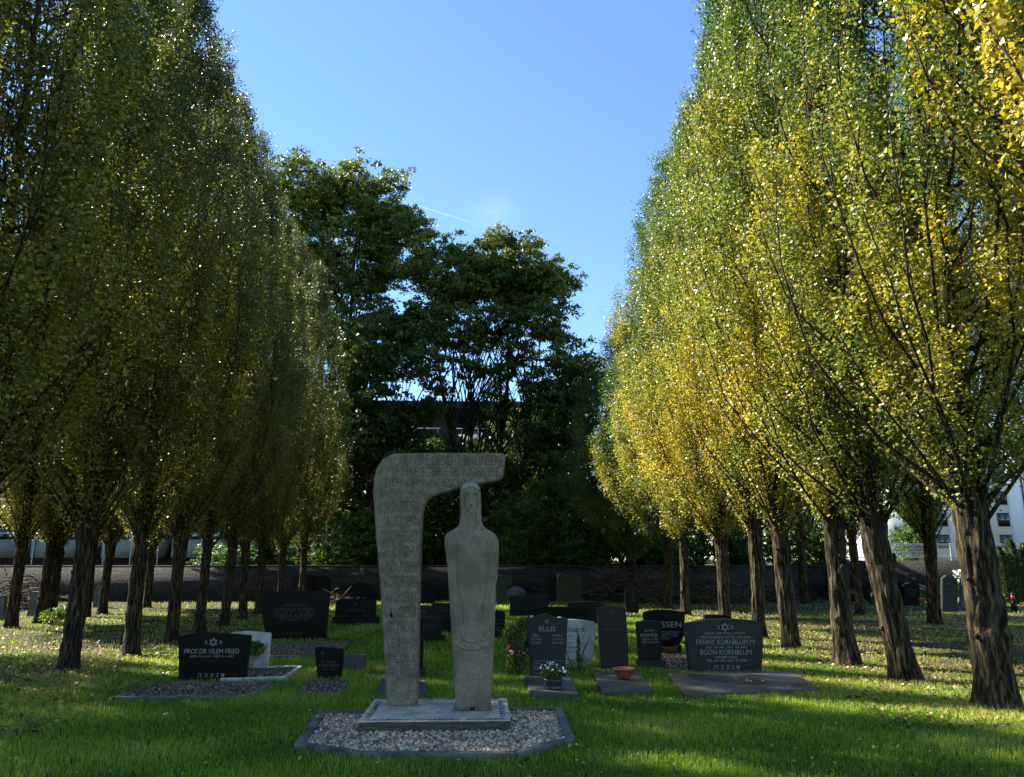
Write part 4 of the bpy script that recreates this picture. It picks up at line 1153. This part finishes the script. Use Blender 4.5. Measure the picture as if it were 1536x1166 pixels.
put_broad(868, 34, (24, ZD + 1.5, [(0, 0, ZD, 1.5, 1.6, 1.8), (-0.6, 0, ZD - 2.6, 1.8, 1.6, 1.8), (0.7, 0, ZD - 4.5, 1.6, 1.6, 1.6)], 14000, 0.22, [(0, 0)], 'robinia', 0.4, 110),
          'narrow dark tree at the far end of the right poplar row, beyond the wall', group=BT, hue=-0.1)

for k, (px, Yd, top, lab) in enumerate([(455, 34.5, 560, 'dense dark tree closing the gap at the end of the left poplar row'), (530, 36, 600, 'dense dark tree beyond the wall to the left of the stele'),
        (640, 37, 640, 'dense low dark tree beyond the wall behind the stele arm'), (720, 36, 660, 'dense low dark tree directly behind the statue head'), (800, 37, 620, 'dense tree with dark foliage behind the bright speckled shrub')]):
    zt_ = zat(top, Yd)
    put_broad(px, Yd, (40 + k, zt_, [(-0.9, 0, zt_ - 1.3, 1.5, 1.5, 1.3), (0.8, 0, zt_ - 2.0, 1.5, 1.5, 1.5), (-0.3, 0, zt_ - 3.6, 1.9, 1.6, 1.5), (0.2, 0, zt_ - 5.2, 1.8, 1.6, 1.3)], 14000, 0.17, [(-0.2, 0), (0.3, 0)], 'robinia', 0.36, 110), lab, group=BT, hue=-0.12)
# understorey shrubs beyond the wall
SH = 'shrubs beyond the back wall'
shm = broad(31, 3.6, [(-0.7, 0, 2.0, 0.9, 0.8, 0.9), (0.7, 0, 2.3, 0.9, 0.8, 1.0), (0, 0, 1.2, 1.3, 0.9, 0.9), (0.1, 0, 3.1, 0.7, 0.7, 0.6)], 11000, 0.12, [(-0.2, 0), (0.2, 0)], 'bush', 0.24, 110, 0.05)
shm2 = broad(32, 4.4, [(-0.5, 0, 2.6, 0.9, 0.8, 1.2), (0.6, 0, 1.6, 1.0, 0.8, 1.0), (0.2, 0, 3.6, 0.8, 0.7, 0.8)], 10000, 0.13, [(0, 0)], 'bush', 0.28, 90, 0.06)
for k, (px, Yd, which, hue, sc, lab) in enumerate([
        (500, 33, 0, 0.15, (1, 1, 0.75), 'light green shrub over the wall, left of the stele'), (545, 34, 1, 0.0, (1, 1, 0.9), 'dark shrub showing just left of the stele bend'),
        (600, 34, 0, -0.1, (1, 1, 1.1), 'dark shrub hidden mostly behind the stele'), (765, 33.5, 1, 0.1, (0.9, 1, 1.0), 'shrub right beside the statue shoulder beyond the wall'),
        (800, 33, 0, 0.25, (1, 1, 1.1), 'bright speckled shrub right of the statue, beyond the wall'), (838, 34, 1, 0.2, (1.1, 1, 1.3), 'tall yellow-green shrub beyond the wall between statue and right poplars'),
        (885, 33, 0, 0.2, (1.0, 1, 1.2), 'leafy shrub behind the brush pile at the left of the broad double poplar'), (930, 34, 1, 0.0, (1.1, 1, 1.1), 'shaded shrub behind the broad double-stemmed poplar'),
        (985, 33, 0, 0.1, (1.1, 1, 1.0), 'shrub filling the gap between the far right poplars'), (1050, 34, 1, 0.1, (1.3, 1, 1.0), 'green shrub above the wall behind the yellowest poplar'),
        (1110, 33, 0, 0.0, (1.2, 1, 1.0), 'dark shrub above the wall behind the slim right trunk'), (1165, 34, 1, 0.05, (1.3, 1, 1.0), 'green shrub above the wall behind the fourth right trunk'),
        (1235, 34, 0, 0.15, (1.2, 1, 1.1), 'light green shrub beside the wall-top railing'), (1372, 36, 1, 0.1, (0.8, 0.8, 1.15), 'leafy young tree against the white building'),
        (862, 32.4, 0, -0.05, (1.0, 1, 0.7), 'low dark shrub close behind the wall, right of the bright speckled one'), (908, 32.4, 1, -0.05, (1.0, 1, 0.55), 'low shrub close behind the wall left of the double-stemmed poplar'), (1010, 32.4, 0, -0.05, (1.1, 1, 0.65), 'low shrub close behind the wall between the far right trunks'),
        (395, 34, 1, -0.1, (1.2, 1, 0.8), 'dark shrub before the long balconied building, far left row end'), (330, 34, 0, -0.1, (1.2, 1, 0.6), 'low dark shrub beyond the wall behind the left trunks')]):
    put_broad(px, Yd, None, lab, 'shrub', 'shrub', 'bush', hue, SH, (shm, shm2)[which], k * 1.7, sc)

# ------------------------------------------------------------------ back wall, right wall, railing
YW = 31.0
wl = thing('back_wall', 'long dark rubble wall closing the cemetery at the back', 'wall', (0, YW, 0))
xa, xb, xc_ = on(-200, 850, YW)[0], on(1235, 850, YW)[0], on(1760, 850, YW)[0]
zt = zat(851, YW)
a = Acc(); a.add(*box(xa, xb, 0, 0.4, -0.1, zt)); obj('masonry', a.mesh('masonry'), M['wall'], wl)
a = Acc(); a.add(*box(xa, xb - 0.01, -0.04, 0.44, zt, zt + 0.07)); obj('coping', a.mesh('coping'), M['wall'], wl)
w2 = thing('boundary_wall', 'higher rubble wall on the right below the railing', 'wall', (0, 30.0, 0))
xb2, xc2 = on(1240, 850, 30)[0], on(1800, 850, 30)[0]
zt2 = zat(841, 30)
a = Acc(); a.add(*box(xb2, xc2, 0, 0.4, -0.1, zt2)); obj('masonry', a.mesh('masonry'), M['wall'], w2)
rl = thing('wall_railing', 'thin galvanised railing with posts on top of the right-hand wall', 'railing', (0, 30.2, zt2))
zr = zat(816, 30.2) - zt2
a = Acc()
for z in (0.12, zr): a.add(*tube([(xb2 + 0.1, 0, z), (xc2, 0, z)], 0.018, 6))
for k in range(1, 9): a.add(*tube([(xb2 + 0.1, 0, 0.12 + (zr - 0.12) * k / 9), (xc2, 0, 0.12 + (zr - 0.12) * k / 9)], 0.005, 4))
obj('rails', a.mesh('rails'), M['rail'], rl)
x = xb2 + 0.2
while x < xc2:
    V, Q = tube([(x, 0, 0), (x, 0, zr + 0.04)], 0.028, 6); obj('post', np_mesh('post', V, [Q], None), M['rail'], rl); x += 2.45

# ------------------------------------------------------------------ brush piles
def brush(px, py, w, h, n, seed, label, Yoff=0.0):
    rng = np.random.default_rng(seed); p = at(px, py); a = Acc()
    for _ in range(n):
        f = rng.random() ** 0.8
        c = np.array([rng.normal(scale=w * 0.36), rng.normal(scale=0.45), h * rng.random() * np.exp(-(rng.normal() * 0.5) ** 2)])
        c[2] *= max(0.15, 1 - (c[0] / (w * 0.9)) ** 2)
        an = rng.uniform(0, 6.28); ln = rng.uniform(0.3, 1.1)
        d = np.array([math.cos(an), math.sin(an) * 0.6, rng.normal(scale=0.35)]) * ln / 2
        m_ = c + rng.normal(scale=0.06, size=3)
        P = np.array([c - d, m_, c + d]); P[:, 2] = np.maximum(P[:, 2], 0.01)
        a.add(*tube(P, [0.016, 0.012, 0.005], 4))
    t = thing('brush_pile', label, 'brush pile', (p[0], p[1] + Yoff, 0))
    o = obj('twigs', a.mesh('twigs'), M['twig'], t)
    return t


brush(912, 903, 2.0, 1.25, 800, 1, 'heap of cut branches against the back wall left of the broad double poplar')
brush(980, 905, 1.6, 1.1, 700, 2, 'paler heap of dry branches between the two farthest right poplars')
brush(1060, 905, 2.2, 1.0, 700, 3, 'long low heap of branches at the wall behind the yellowest poplar')
brush(850, 902, 1.6, 1.1, 450, 4, 'dark heap of branches behind the tall square gravestone')
brush(1150, 903, 2.0, 0.7, 380, 5, 'low scatter of cut branches at the wall behind the slim right trunk')
brush(12, 915, 2.0, 1.2, 380, 6, 'tangle of thin branches at the far left edge')
brush(497, 905, 1.0, 0.35, 160, 7, 'small sunlit heap of pale sticks left of the table tomb')

# ------------------------------------------------------------------ buildings
bl = thing('apartment_block', 'long low apartment block with pale balconies behind the left trees and statue', 'building', (0, 42, 0))
ya = 42
bx0, bx1 = on(-260, 840, ya)[0], on(850, 840, ya)[0]
zroof = zat(614, ya)
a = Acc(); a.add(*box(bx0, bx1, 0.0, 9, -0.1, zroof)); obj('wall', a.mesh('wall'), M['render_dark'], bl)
a = Acc(); a.add(*box(bx0 - 0.3, bx1 + 0.3, -0.5, 9.4, zroof, zroof + 0.35)); obj('roof', a.mesh('roof'), M['roof'], bl)
zb0, zb1, zbr = zat(837, ya - 1.4), zat(810, ya - 1.4), zat(801, ya - 1.4)
x = bx0 + 0.5
nb_ = 0
while x < bx1 - 3.2:
    for fl in range(3):
        dz = fl * 2.75
        bal = Acc(); bal.add(*box(x, x + 3.0, -1.4, -1.34, zb0 + dz, zb1 + dz)); bal.add(*box(x, x + 0.06, -1.34, -0.0, zb0 + dz, zb1 + dz)); bal.add(*box(x + 2.94, x + 3.0, -1.34, 0, zb0 + dz, zb1 + dz))
        b_ = obj('balcony', bal.mesh('balcony'), M['balcony'], bl)
        r_ = Acc(); r_.add(*tube([(x, -1.44, zbr + dz), (x + 3.0, -1.44, zbr + dz)], 0.035, 6))
        for xx in (x + 0.15, x + 1.5, x + 2.85): r_.add(*tube([(xx, -1.44, zb0 + dz - 0.35), (xx, -1.44, zbr + dz)], 0.03, 6))
        obj('balcony_rail', r_.mesh('balcony_rail'), M['rail'], b_)
        wf = Acc()
        z0 = zb0 + dz
        wf.add(*box(x + 0.4, x + 2.6, -0.03, 0.0, z0 + 0.1, z0 + 2.2))
        w_ = obj('window', wf.mesh('window'), M['frame'], bl)
        g_ = Acc(); g_.add(*box(x + 0.5, x + 1.45, -0.045, -0.03, z0 + 0.2, z0 + 2.1)); g_.add(*box(x + 1.55, x + 2.5, -0.045, -0.03, z0 + 0.2, z0 + 2.1))
        obj('pane', g_.mesh('pane'), M['glass'], w_)
    x += 3.5
    nb_ += 1

yb_ = 96.0
br_ = thing('white_building', 'white rendered apartment building with dark windows beyond the right-hand railing', 'building', (0, yb_, 0))
rx0 = on(1340, 760, yb_)[0]; rx1 = rx0 + 46
a = Acc(); a.add(*box(rx0, rx1, 0, 12, -0.1, 16.5)); obj('wall', a.mesh('wall'), M['render_white'], br_)
a = Acc(); a.add(*box(rx0 - 0.3, rx1 + 0.3, -0.3, 12.3, 16.5, 17.0)); obj('roof', a.mesh('roof'), M['roof'], br_)
for k in range(5):
    x = on(1370 + 94 * k, 790, yb_)[0]
    a = Acc(); a.add(*box(x - 1.2, x + 4.6, -0.12, 0, -0.1, 16.4)); obj('cream_panel', a.mesh('cream_panel'), M['render_cream'], br_)
    for fl in range(5):
        zc = zat(812, yb_) + fl * 2.72
        for xo in (0.0, 3.6):
            f_ = Acc(); f_.add(*box(x + xo - 0.78, x + xo + 0.78, -0.17, -0.12, zc - 0.85, zc + 0.85))
            w_ = obj('window', f_.mesh('window'), M['frame'], br_)
            g_ = Acc(); g_.add(*box(x + xo - 0.68, x + xo - 0.04, -0.19, -0.17, zc - 0.75, zc + 0.75)); g_.add(*box(x + xo + 0.04, x + xo + 0.68, -0.19, -0.17, zc - 0.75, zc + 0.75))
            obj('pane', g_.mesh('pane'), M['glass'], w_)
    V, Q = tube([(x + 6.6, -0.12, 0.0), (x + 6.6, -0.12, 16.3)], 0.09, 8); obj('downpipe', np_mesh('downpipe', V, [Q], None), M['frame'], br_)

# ------------------------------------------------------------------ pots, flowers, lanterns
def leafball(rng, n, c, r, size): 
    d = rng.normal(size=(n, 3)); d /= np.linalg.norm(d, axis=1)[:, None]
    return np.asarray(c) + d * np.asarray(r) * (rng.random((n, 1)) ** 0.4)


def flowers_mesh(rng, C, size):
    a = Acc()
    for c in C:
        up = np.array([rng.normal(scale=.5), -0.6 + rng.normal(scale=.4), 1.0]); up /= np.linalg.norm(up)
        t1 = np.cross(up, [1, 0, 0.2]); t1 /= np.linalg.norm(t1); t2 = np.cross(up, t1)
        s = size * rng.uniform(0.7, 1.2)
        n = 6
        for k in range(n):
            an = k * 2 * math.pi / n; an2 = an + 0.42; an3 = an - 0.42
            dd = lambda q, l, u_: c + (t1 * math.cos(q) + t2 * math.sin(q)) * l * s + up * u_ * s
            a.add([c, dd(an3, 0.75, 0.25), dd(an, 1.0, 0.2), dd(an2, 0.75, 0.25)], [(0, 1, 2, 3)])
    return a


def potplant(px, py, prof, mp, label, name, plant=None, flower=None, base_z=0.0, seed=1, hue=0.0, group='flower pots on the graves', cat='flower pot', squash=1.0):
    rng = np.random.default_rng(seed)
    p = at(px, py, base_z)
    t = thing(name, label, cat, (p[0], p[1], base_z), 0, group)
    V, Q = lathe(prof, 28); V[:, 1] *= squash
    a = Acc(); a.add(V, Q); obj('pot', a.mesh('pot', True), M[mp], t)
    if plant:
        c, r, n, ls = plant
        C = leafball(rng, n, c, r, ls)
        V, Q, tn = leaves(rng, C, ls, np.clip(rng.normal(0.5, 0.2, n), 0, 1), 0.6)
        o = obj('foliage', np_mesh('foliage', V, [Q], tn), M['bush'], t); o.color = (0.5 + hue, 0, 0, 1)
    if flower:
        for nm, fm, c, r, n, fs in flower:
            d = rng.normal(size=(n, 3)); d[:, 2] = np.abs(d[:, 2]); d[:, 1] = -np.abs(d[:, 1]) * 0.8; d /= np.linalg.norm(d, axis=1)[:, None]
            C = np.asarray(c) + d * np.asarray(r) * rng.uniform(0.8, 1.15, (n, 1))
            obj(nm, flowers_mesh(rng, C, fs).mesh(nm), M[fm], t)
    return t


potplant(829, 1033, [(0.001, 0), (0.105, 0), (0.11, 0.012), (0.10, 0.02), (0.112, 0.05), (0.118, 0.10), (0.118, 0.115), (0.105, 0.115), (0.10, 0.09), (0.001, 0.09)], 'navy_pot',
         'dark glazed pot of small white flowers on the slab of the notched-gable gravestone', 'flower_pot', ((0, 0, 0.18), (0.145, 0.12, 0.085), 900, 0.03), [('blossoms', 'petal_white', (0, 0, 0.19), (0.16, 0.14, 0.11), 20, 0.017)], 0.05, 3)
potplant(936, 1018, [(0.001, 0), (0.07, 0), (0.085, 0.02), (0.125, 0.07), (0.142, 0.11), (0.15, 0.112), (0.15, 0.125), (0.13, 0.125), (0.115, 0.08), (0.001, 0.075)], 'terracotta',
         'round terracotta bowl on the slab of the tall narrow gravestone', 'terracotta_bowl', None, None, 0.083, 4, cat='bowl')
potplant(1001, 978, [(0.001, 0), (0.11, 0), (0.15, 0.04), (0.175, 0.085), (0.185, 0.088), (0.185, 0.1), (0.17, 0.1), (0.14, 0.05), (0.001, 0.045)], 'terracotta',
         'wide shallow terracotta dish in front of the wide large-lettered black gravestone', 'terracotta_dish', None, None, 0.03, 5, cat='bowl')
potplant(372, 1006, [(0.001, 0), (0.06, 0), (0.075, 0.1), (0.095, 0.2), (0.1, 0.21), (0.085, 0.21), (0.07, 0.17), (0.001, 0.17)], 'white_pot',
         'pale vase with a dark green plant before the plain white gravestone', 'plant_vase', ((0.06, 0, 0.30), (0.17, 0.12, 0.12), 420, 0.045), None, 0.0, 6, 0.0)
potplant(1383, 905, [(0.001, 0), (0.1, 0), (0.14, 0.2), (0.12, 0.2), (0.001, 0.18)], 'terracotta', 'pot of pink flowers right of the pointed-shoulder gravestone', 'flower_pot', ((0, 0, 0.4), (0.2, 0.2, 0.25), 400, 0.06), [('blossoms', 'petal_pink', (0, 0, 0.45), (0.2, 0.2, 0.22), 22, 0.05)], 0.0, 7)
potplant(1443, 906, [(0.001, 0), (0.12, 0), (0.16, 0.22), (0.14, 0.22), (0.001, 0.2)], 'white_pot', 'pot with a tall bunch of pale flowers beside the tall dark blue gravestone', 'flower_pot', ((0, 0, 0.7), (0.25, 0.25, 0.45), 800, 0.07), [('blossoms', 'petal_white', (0, 0, 0.75), (0.25, 0.25, 0.42), 40, 0.055)], 0.0, 8)
# red grave lantern at the right edge
p = at(1522, 918)
t = thing('grave_lantern', 'small red grave lantern on a dark stand by the clipped conifers at the right edge', 'lantern', (p[0], p[1], 0))
V, Q = box(-0.06, 0.06, -0.06, 0.06, 0, 0.35); obj('block', np_mesh('block', V, [Q]), M['black'], t)
V, Q = lathe([(0.001, 0.35), (0.05, 0.35), (0.055, 0.42), (0.05, 0.5), (0.001, 0.5)], 16); obj('glass', np_mesh('glass', V, [Q], None, False), M['lantern_red'], t)
V, Q = lathe([(0.001, 0.58), (0.03, 0.56), (0.06, 0.52), (0.06, 0.5), (0.001, 0.5)], 16); obj('cap', np_mesh('cap', V, [Q], None, False), M['frame'], t)


def bushplant(px, py, lobes, n, ls, label, name, hue=0.0, stems=6, flower=(), seed=1, cat='plant', h=0.6):
    rng = np.random.default_rng(seed); p = at(px, py)
    t = thing(name, label, cat, (p[0], p[1], 0))
    a = Acc(); Cs = []
    for (x, y, z, rx, ry, rz_) in lobes:
        C = leafball(rng, n // len(lobes), (x, y, z), (rx, ry, rz_), ls); Cs.append(C)
        a.add(*tube([(x * 0.2, 0, 0), (x * 0.6, y * 0.5, z * 0.6), (x, y, z + rz_ * 0.7)], [0.01, 0.007, 0.003], 5))
    for _ in range(stems):
        q = rng.normal(scale=0.08, size=2)
        a.add(*tube([(q[0] * .3, q[1] * .3, 0), (q[0], q[1], h * 0.6), (q[0] * 2, q[1] * 2, h)], [0.008, 0.006, 0.003], 4))
    obj('stems', a.mesh('stems'), M['twig'], t)
    C = np.concatenate(Cs)
    V, Q, tn = leaves(rng, C, ls, np.clip(rng.normal(0.5, 0.22, len(C)), 0, 1), 0.6)
    o = obj('foliage', np_mesh('foliage', V, [Q], tn), M['bush'], t); o.color = (0.5 + hue, 0, 0, 1)
    for fm, c, r, n_, fs in flower:
        d = rng.normal(size=(n_, 3)); d[:, 1] = -np.abs(d[:, 1]); d /= np.linalg.norm(d, axis=1)[:, None]
        C = np.asarray(c) + d * np.asarray(r)
        obj('blossoms', flowers_mesh(rng, C, fs).mesh('blossoms'), M[fm], t)
    BEDS.append([(p[0] - .1, p[1] - .1), (p[0] + .1, p[1] - .1), (p[0] + .1, p[1] + .1), (p[0] - .1, p[1] + .1)])
    return t


bushplant(776, 1014, [(0.0, 0, 0.45, 0.16, 0.12, 0.16), (0.06, 0, 0.68, 0.12, 0.1, 0.1), (-0.1, 0, 0.56, 0.12, 0.1, 0.12), (0.1, 0, 0.4, 0.12, 0.1, 0.14), (-0.02, 0, 0.26, 0.14, 0.1, 0.14), (0.0, 0, 0.14, 0.16, 0.1, 0.12)], 2200, 0.042,
          'rose bush with dusky pink and dark red blooms left of the notched-gable gravestone', 'rose_bush', 0.1, 7,
          [('petal_pink', (0.02, 0, 0.34), (0.16, 0.12, 0.08), 26, 0.026), ('petal_red', (-0.12, 0, 0.38), (0.08, 0.08, 0.06), 12, 0.026), ('petal_white', (0.1, 0, 0.42), (0.1, 0.1, 0.1), 7, 0.018)], 11, 'shrub', 0.7)
bushplant(866, 1008, [(-0.12, 0, 0.1, 0.14, 0.08, 0.08), (0.08, 0, 0.12, 0.14, 0.08, 0.1), (0.02, 0, 0.22, 0.03, 0.03, 0.12), (0.02, 0, 0.42, 0.03, 0.02, 0.12)], 360, 0.035,
          'dark low plant with one tall spike growing before the white dark-lettered gravestone', 'spike_plant', -0.15, 4, (), 12, 'plant', 0.5)
bushplant(78, 938, [(0, 0, 0.2, 0.35, 0.3, 0.2), (0.25, 0, 0.3, 0.2, 0.2, 0.2)], 500, 0.07, 'small leafy sprout at the foot of the outer left poplar', 'seedling_shrub', 0.0, 4, (), 13, 'shrub', 0.4)
# clipped conifers right edge
for k, (px, hh) in enumerate(((1508, 2.0), (1527, 2.25), (1547, 2.1))):
    rng = np.random.default_rng(60 + k); p = at(px, 906)
    t = thing('conifer', ('slim dark conifer nearest the trunk in the clump at the right edge', 'taller middle conifer of the clump at the right edge', 'conifer cut by the right edge of the view')[k], 'conifer', (p[0], p[1], 0), 0, 'clipped conifers by the right wall')
    V, Q = tube([(0, 0, 0), (0, 0, hh * 0.8)], [0.05, 0.02], 6); obj('trunk', np_mesh('trunk', V, [Q]), M['bark'], t)
    n = 7000; z = rng.random(n) ** 0.9 * hh; an = rng.uniform(0, 6.28, n); rr_ = 0.33 * np.sqrt(np.clip(1 - (z / hh) ** 2.2, 0, 1)) * rng.random(n) ** 0.3 * (1 + 0.25 * np.sin(an * 5))
    C = np.stack([rr_ * np.cos(an), rr_ * np.sin(an), z + 0.05], -1)
    V, Q, tn = leaves(rng, C, 0.07, np.clip(rng.normal(0.2, 0.12, n), 0, 1), 0.35)
    o = obj('crown', np_mesh('conifer_crown', V, [Q], tn), M['robinia'], t); o.color = (0.5, 0, 0, 1)
# little pebbles (visitors' stones) on gravestones
for px, py, yd, lab in ((797, 926, 1016, 'pale pebble lying on the left shoulder of the notched-gable gravestone'), (840, 927.5, 1016, 'flat white pebble on the right shoulder of the notched-gable gravestone')):
    P = at(px, yd); x, z = on(px, py, P[1] + 0.05)
    rng = np.random.default_rng(int(px))
    V = ICO_V * np.array([0.035, 0.025, 0.018]) * (1 + rng.uniform(-.15, .15, (12, 1)))
    tag(obj('memory_stone', np_mesh('memory_stone', V, [ICO_F], None, True), M['white_stone'], None, (x, P[1] + 0.05, z + 0.006)), lab, 'stone', 'visitors stones on the notched-gable gravestone')

# ------------------------------------------------------------------ grass and fallen leaves
def free(x, y):
    k = np.ones(x.shape, bool)
    for b in BEDS:
        P = np.array([p[:2] for p in b]); lo, hi = P.min(0), P.max(0)
        q = (x > lo[0]) & (x < hi[0]) & (y > lo[1]) & (y < hi[1]) & k
        if q.any():
            i = np.where(q)[0]; k[i[in_poly(x[i], y[i], b)]] = False
    return k


def grass(rng, n, y0, y1, length, width, dens_pow=1.0):
    u = rng.random(n)
    y = 1 / (1 / y0 + (1 / y1 - 1 / y0) * u) if dens_pow == 2 else y0 + (y1 - y0) * u
    hwid = 0.72 * y + 0.6
    x = rng.uniform(-1, 1, n) * hwid + 0.04 * y
    # thin out under the rows
    G = vnoise(np.random.default_rng(77), (x + 30) / 60, y / 60, 70, 70)
    bare = np.clip((np.abs(x) - 3.8) / 2.6, 0, 1) * np.clip((y - 7) / 4, 0, 1)
    k = (rng.random(n) > bare * 0.72 * (0.4 + G)) & free(x, y)
    x, y = x[k], y[k]; n = len(x); G = G[k]; bare = bare[k]
    ln = length * rng.uniform(0.45, 1.25, n) * (0.7 + 0.6 * G) * (1 - 0.3 * bare)
    az = rng.uniform(0, 6.28, n); be = rng.uniform(0.1, 0.9, n)
    dx, dy = np.cos(az), np.sin(az)
    wd = width * rng.uniform(0.7, 1.3, n)
    fa = rng.uniform(0, 6.28, n); wx, wy = np.cos(fa) * wd, np.sin(fa) * wd
    z0 = -0.005 + 0 * x
    b0 = np.stack([x - wx, y - wy, z0], -1); b1 = np.stack([x + wx, y + wy, z0], -1)
    mx_ = np.stack([x + dx * ln * be * 0.25, y + dy * ln * be * 0.25, ln * 0.6], -1)
    m0 = mx_ - np.stack([wx, wy, 0 * x], -1) * 0.8; m1 = mx_ + np.stack([wx, wy, 0 * x], -1) * 0.8
    tp = np.stack([x + dx * ln * be * 0.8, y + dy * ln * be * 0.8, ln * (1 - 0.35 * be)], -1)
    V = np.stack([b0, b1, m1, m0, tp], 1).reshape(-1, 3)
    o = np.arange(n)[:, None] * 5
    Q = o + np.array([[0, 1, 2, 3]]); T = o + np.array([[3, 2, 4]])
    tint = np.clip(0.45 + (G - 0.5) * 0.95 + rng.normal(scale=0.16, size=n) + bare * 0.25 + 0.45 * (rng.random(n) < 0.03), 0, 1)
    return V, Q, T, tint


rng = np.random.default_rng(101)
parts = [grass(rng, 330000, 5.2, 13, 0.062, 0.0022), grass(rng, 130000, 12.5, 22, 0.075, 0.005), grass(rng, 70000, 21, 34, 0.09, 0.009)]
Vs, Qs, Ts, tq = [], [], [], []
o_ = 0
for V, Q, T, tn in parts:
    Vs.append(V); Qs.append(Q + o_); Ts.append(T + o_); tq.append(tn); o_ += len(V)
me = np_mesh('grass', np.concatenate(Vs), [np.concatenate(Qs), np.concatenate(Ts)], np.concatenate(tq * 2))
tag(obj('grass', me, M['grass']), 'short green lawn grass between the graves', 'grass', kind='stuff')


def litter(n, seed, xf, size, tmean, y0=5.2, y1=30, name='fallen_leaves', label='', up=0.03):
    rng = np.random.default_rng(seed)
    y = y0 + (y1 - y0) * rng.random(n) ** 1.3
    x = xf(rng, y)
    V_ = free(x, y) | (rng.random(n) < 0.05)
    x, y = x[V_], y[V_]; n = len(x)
    C = np.stack([x, y, up * rng.random(n) + 0.012], -1)
    s = size * rng.uniform(0.6, 1.3, n)
    az = rng.uniform(0, 6.28, n); ti = rng.normal(scale=0.35, size=n); tj = rng.normal(scale=0.35, size=n)
    ax = np.stack([np.cos(az), np.sin(az), ti], -1); ay = np.stack([-np.sin(az), np.cos(az), tj], -1)
    K = np.array([(0, -0.5, 0), (0.42, -0.1, 0.12), (0, 0.6, 0), (-0.42, -0.1, 0.12)])
    V = C[:, None] + (K[None, :, 0:1] * ax[:, None] + K[None, :, 1:2] * ay[:, None]) * s[:, None, None]
    V[:, :, 2] += K[None, :, 2] * s[:, None]
    tn = np.clip(rng.normal(tmean, 0.25, n), 0, 1)
    return tag(obj(name, np_mesh(name, V.reshape(-1, 3), [np.arange(n * 4).reshape(n, 4)], tn), M['litter']), label, 'leaves', kind='stuff')


litter(22000, 5, lambda r, y: np.sign(r.random(len(y)) - 0.45) * (4.0 + np.abs(r.normal(scale=3.2, size=len(y)))), 0.045, 0.34, 7.5, 30, 'fallen_leaves', 'brown and tan fallen leaves lying under the tree rows')
litter(4200, 6, lambda r, y: r.uniform(-1, 1, len(y)) * (0.66 * y), 0.03, 0.62, 5.3, 24, 'scattered_leaves', 'pale yellow fallen leaves scattered over the lawn')

# leaves lying on the largest granite slab
P = [at(x, y, 0.06) for x, y in [(1026, 1041), (1229, 1033), (1190, 1007), (1000, 1010)]]
rng = np.random.default_rng(9)
a = Acc()
for k in range(46):
    u, v = rng.random(), rng.random()
    c = (np.array(P[0]) * (1 - u) + np.array(P[1]) * u) * (1 - v) + (np.array(P[3]) * (1 - u) + np.array(P[2]) * u) * v
    if k > 16: c = np.array(at(1116, 1020, 0.075)) + np.array([rng.normal(scale=0.2), rng.normal(scale=0.09), 0])
    an = rng.uniform(0, 6.28); s = rng.uniform(0.012, 0.028)
    e1 = np.array([math.cos(an), math.sin(an), rng.normal(scale=.2)]) * s; e2 = np.array([-math.sin(an), math.cos(an), 0.2]) * s
    c[2] = 0.084
    a.add([c - e1, c + e2 * 0.7, c + e1, c - e2 * 0.7], [(0, 1, 2, 3)], rng.uniform(0.5, 1))
tag(obj('slab_leaves', a.mesh('slab_leaves'), M['litter']), 'dry pale leaves lying on the largest granite grave slab', 'leaves', kind='stuff')
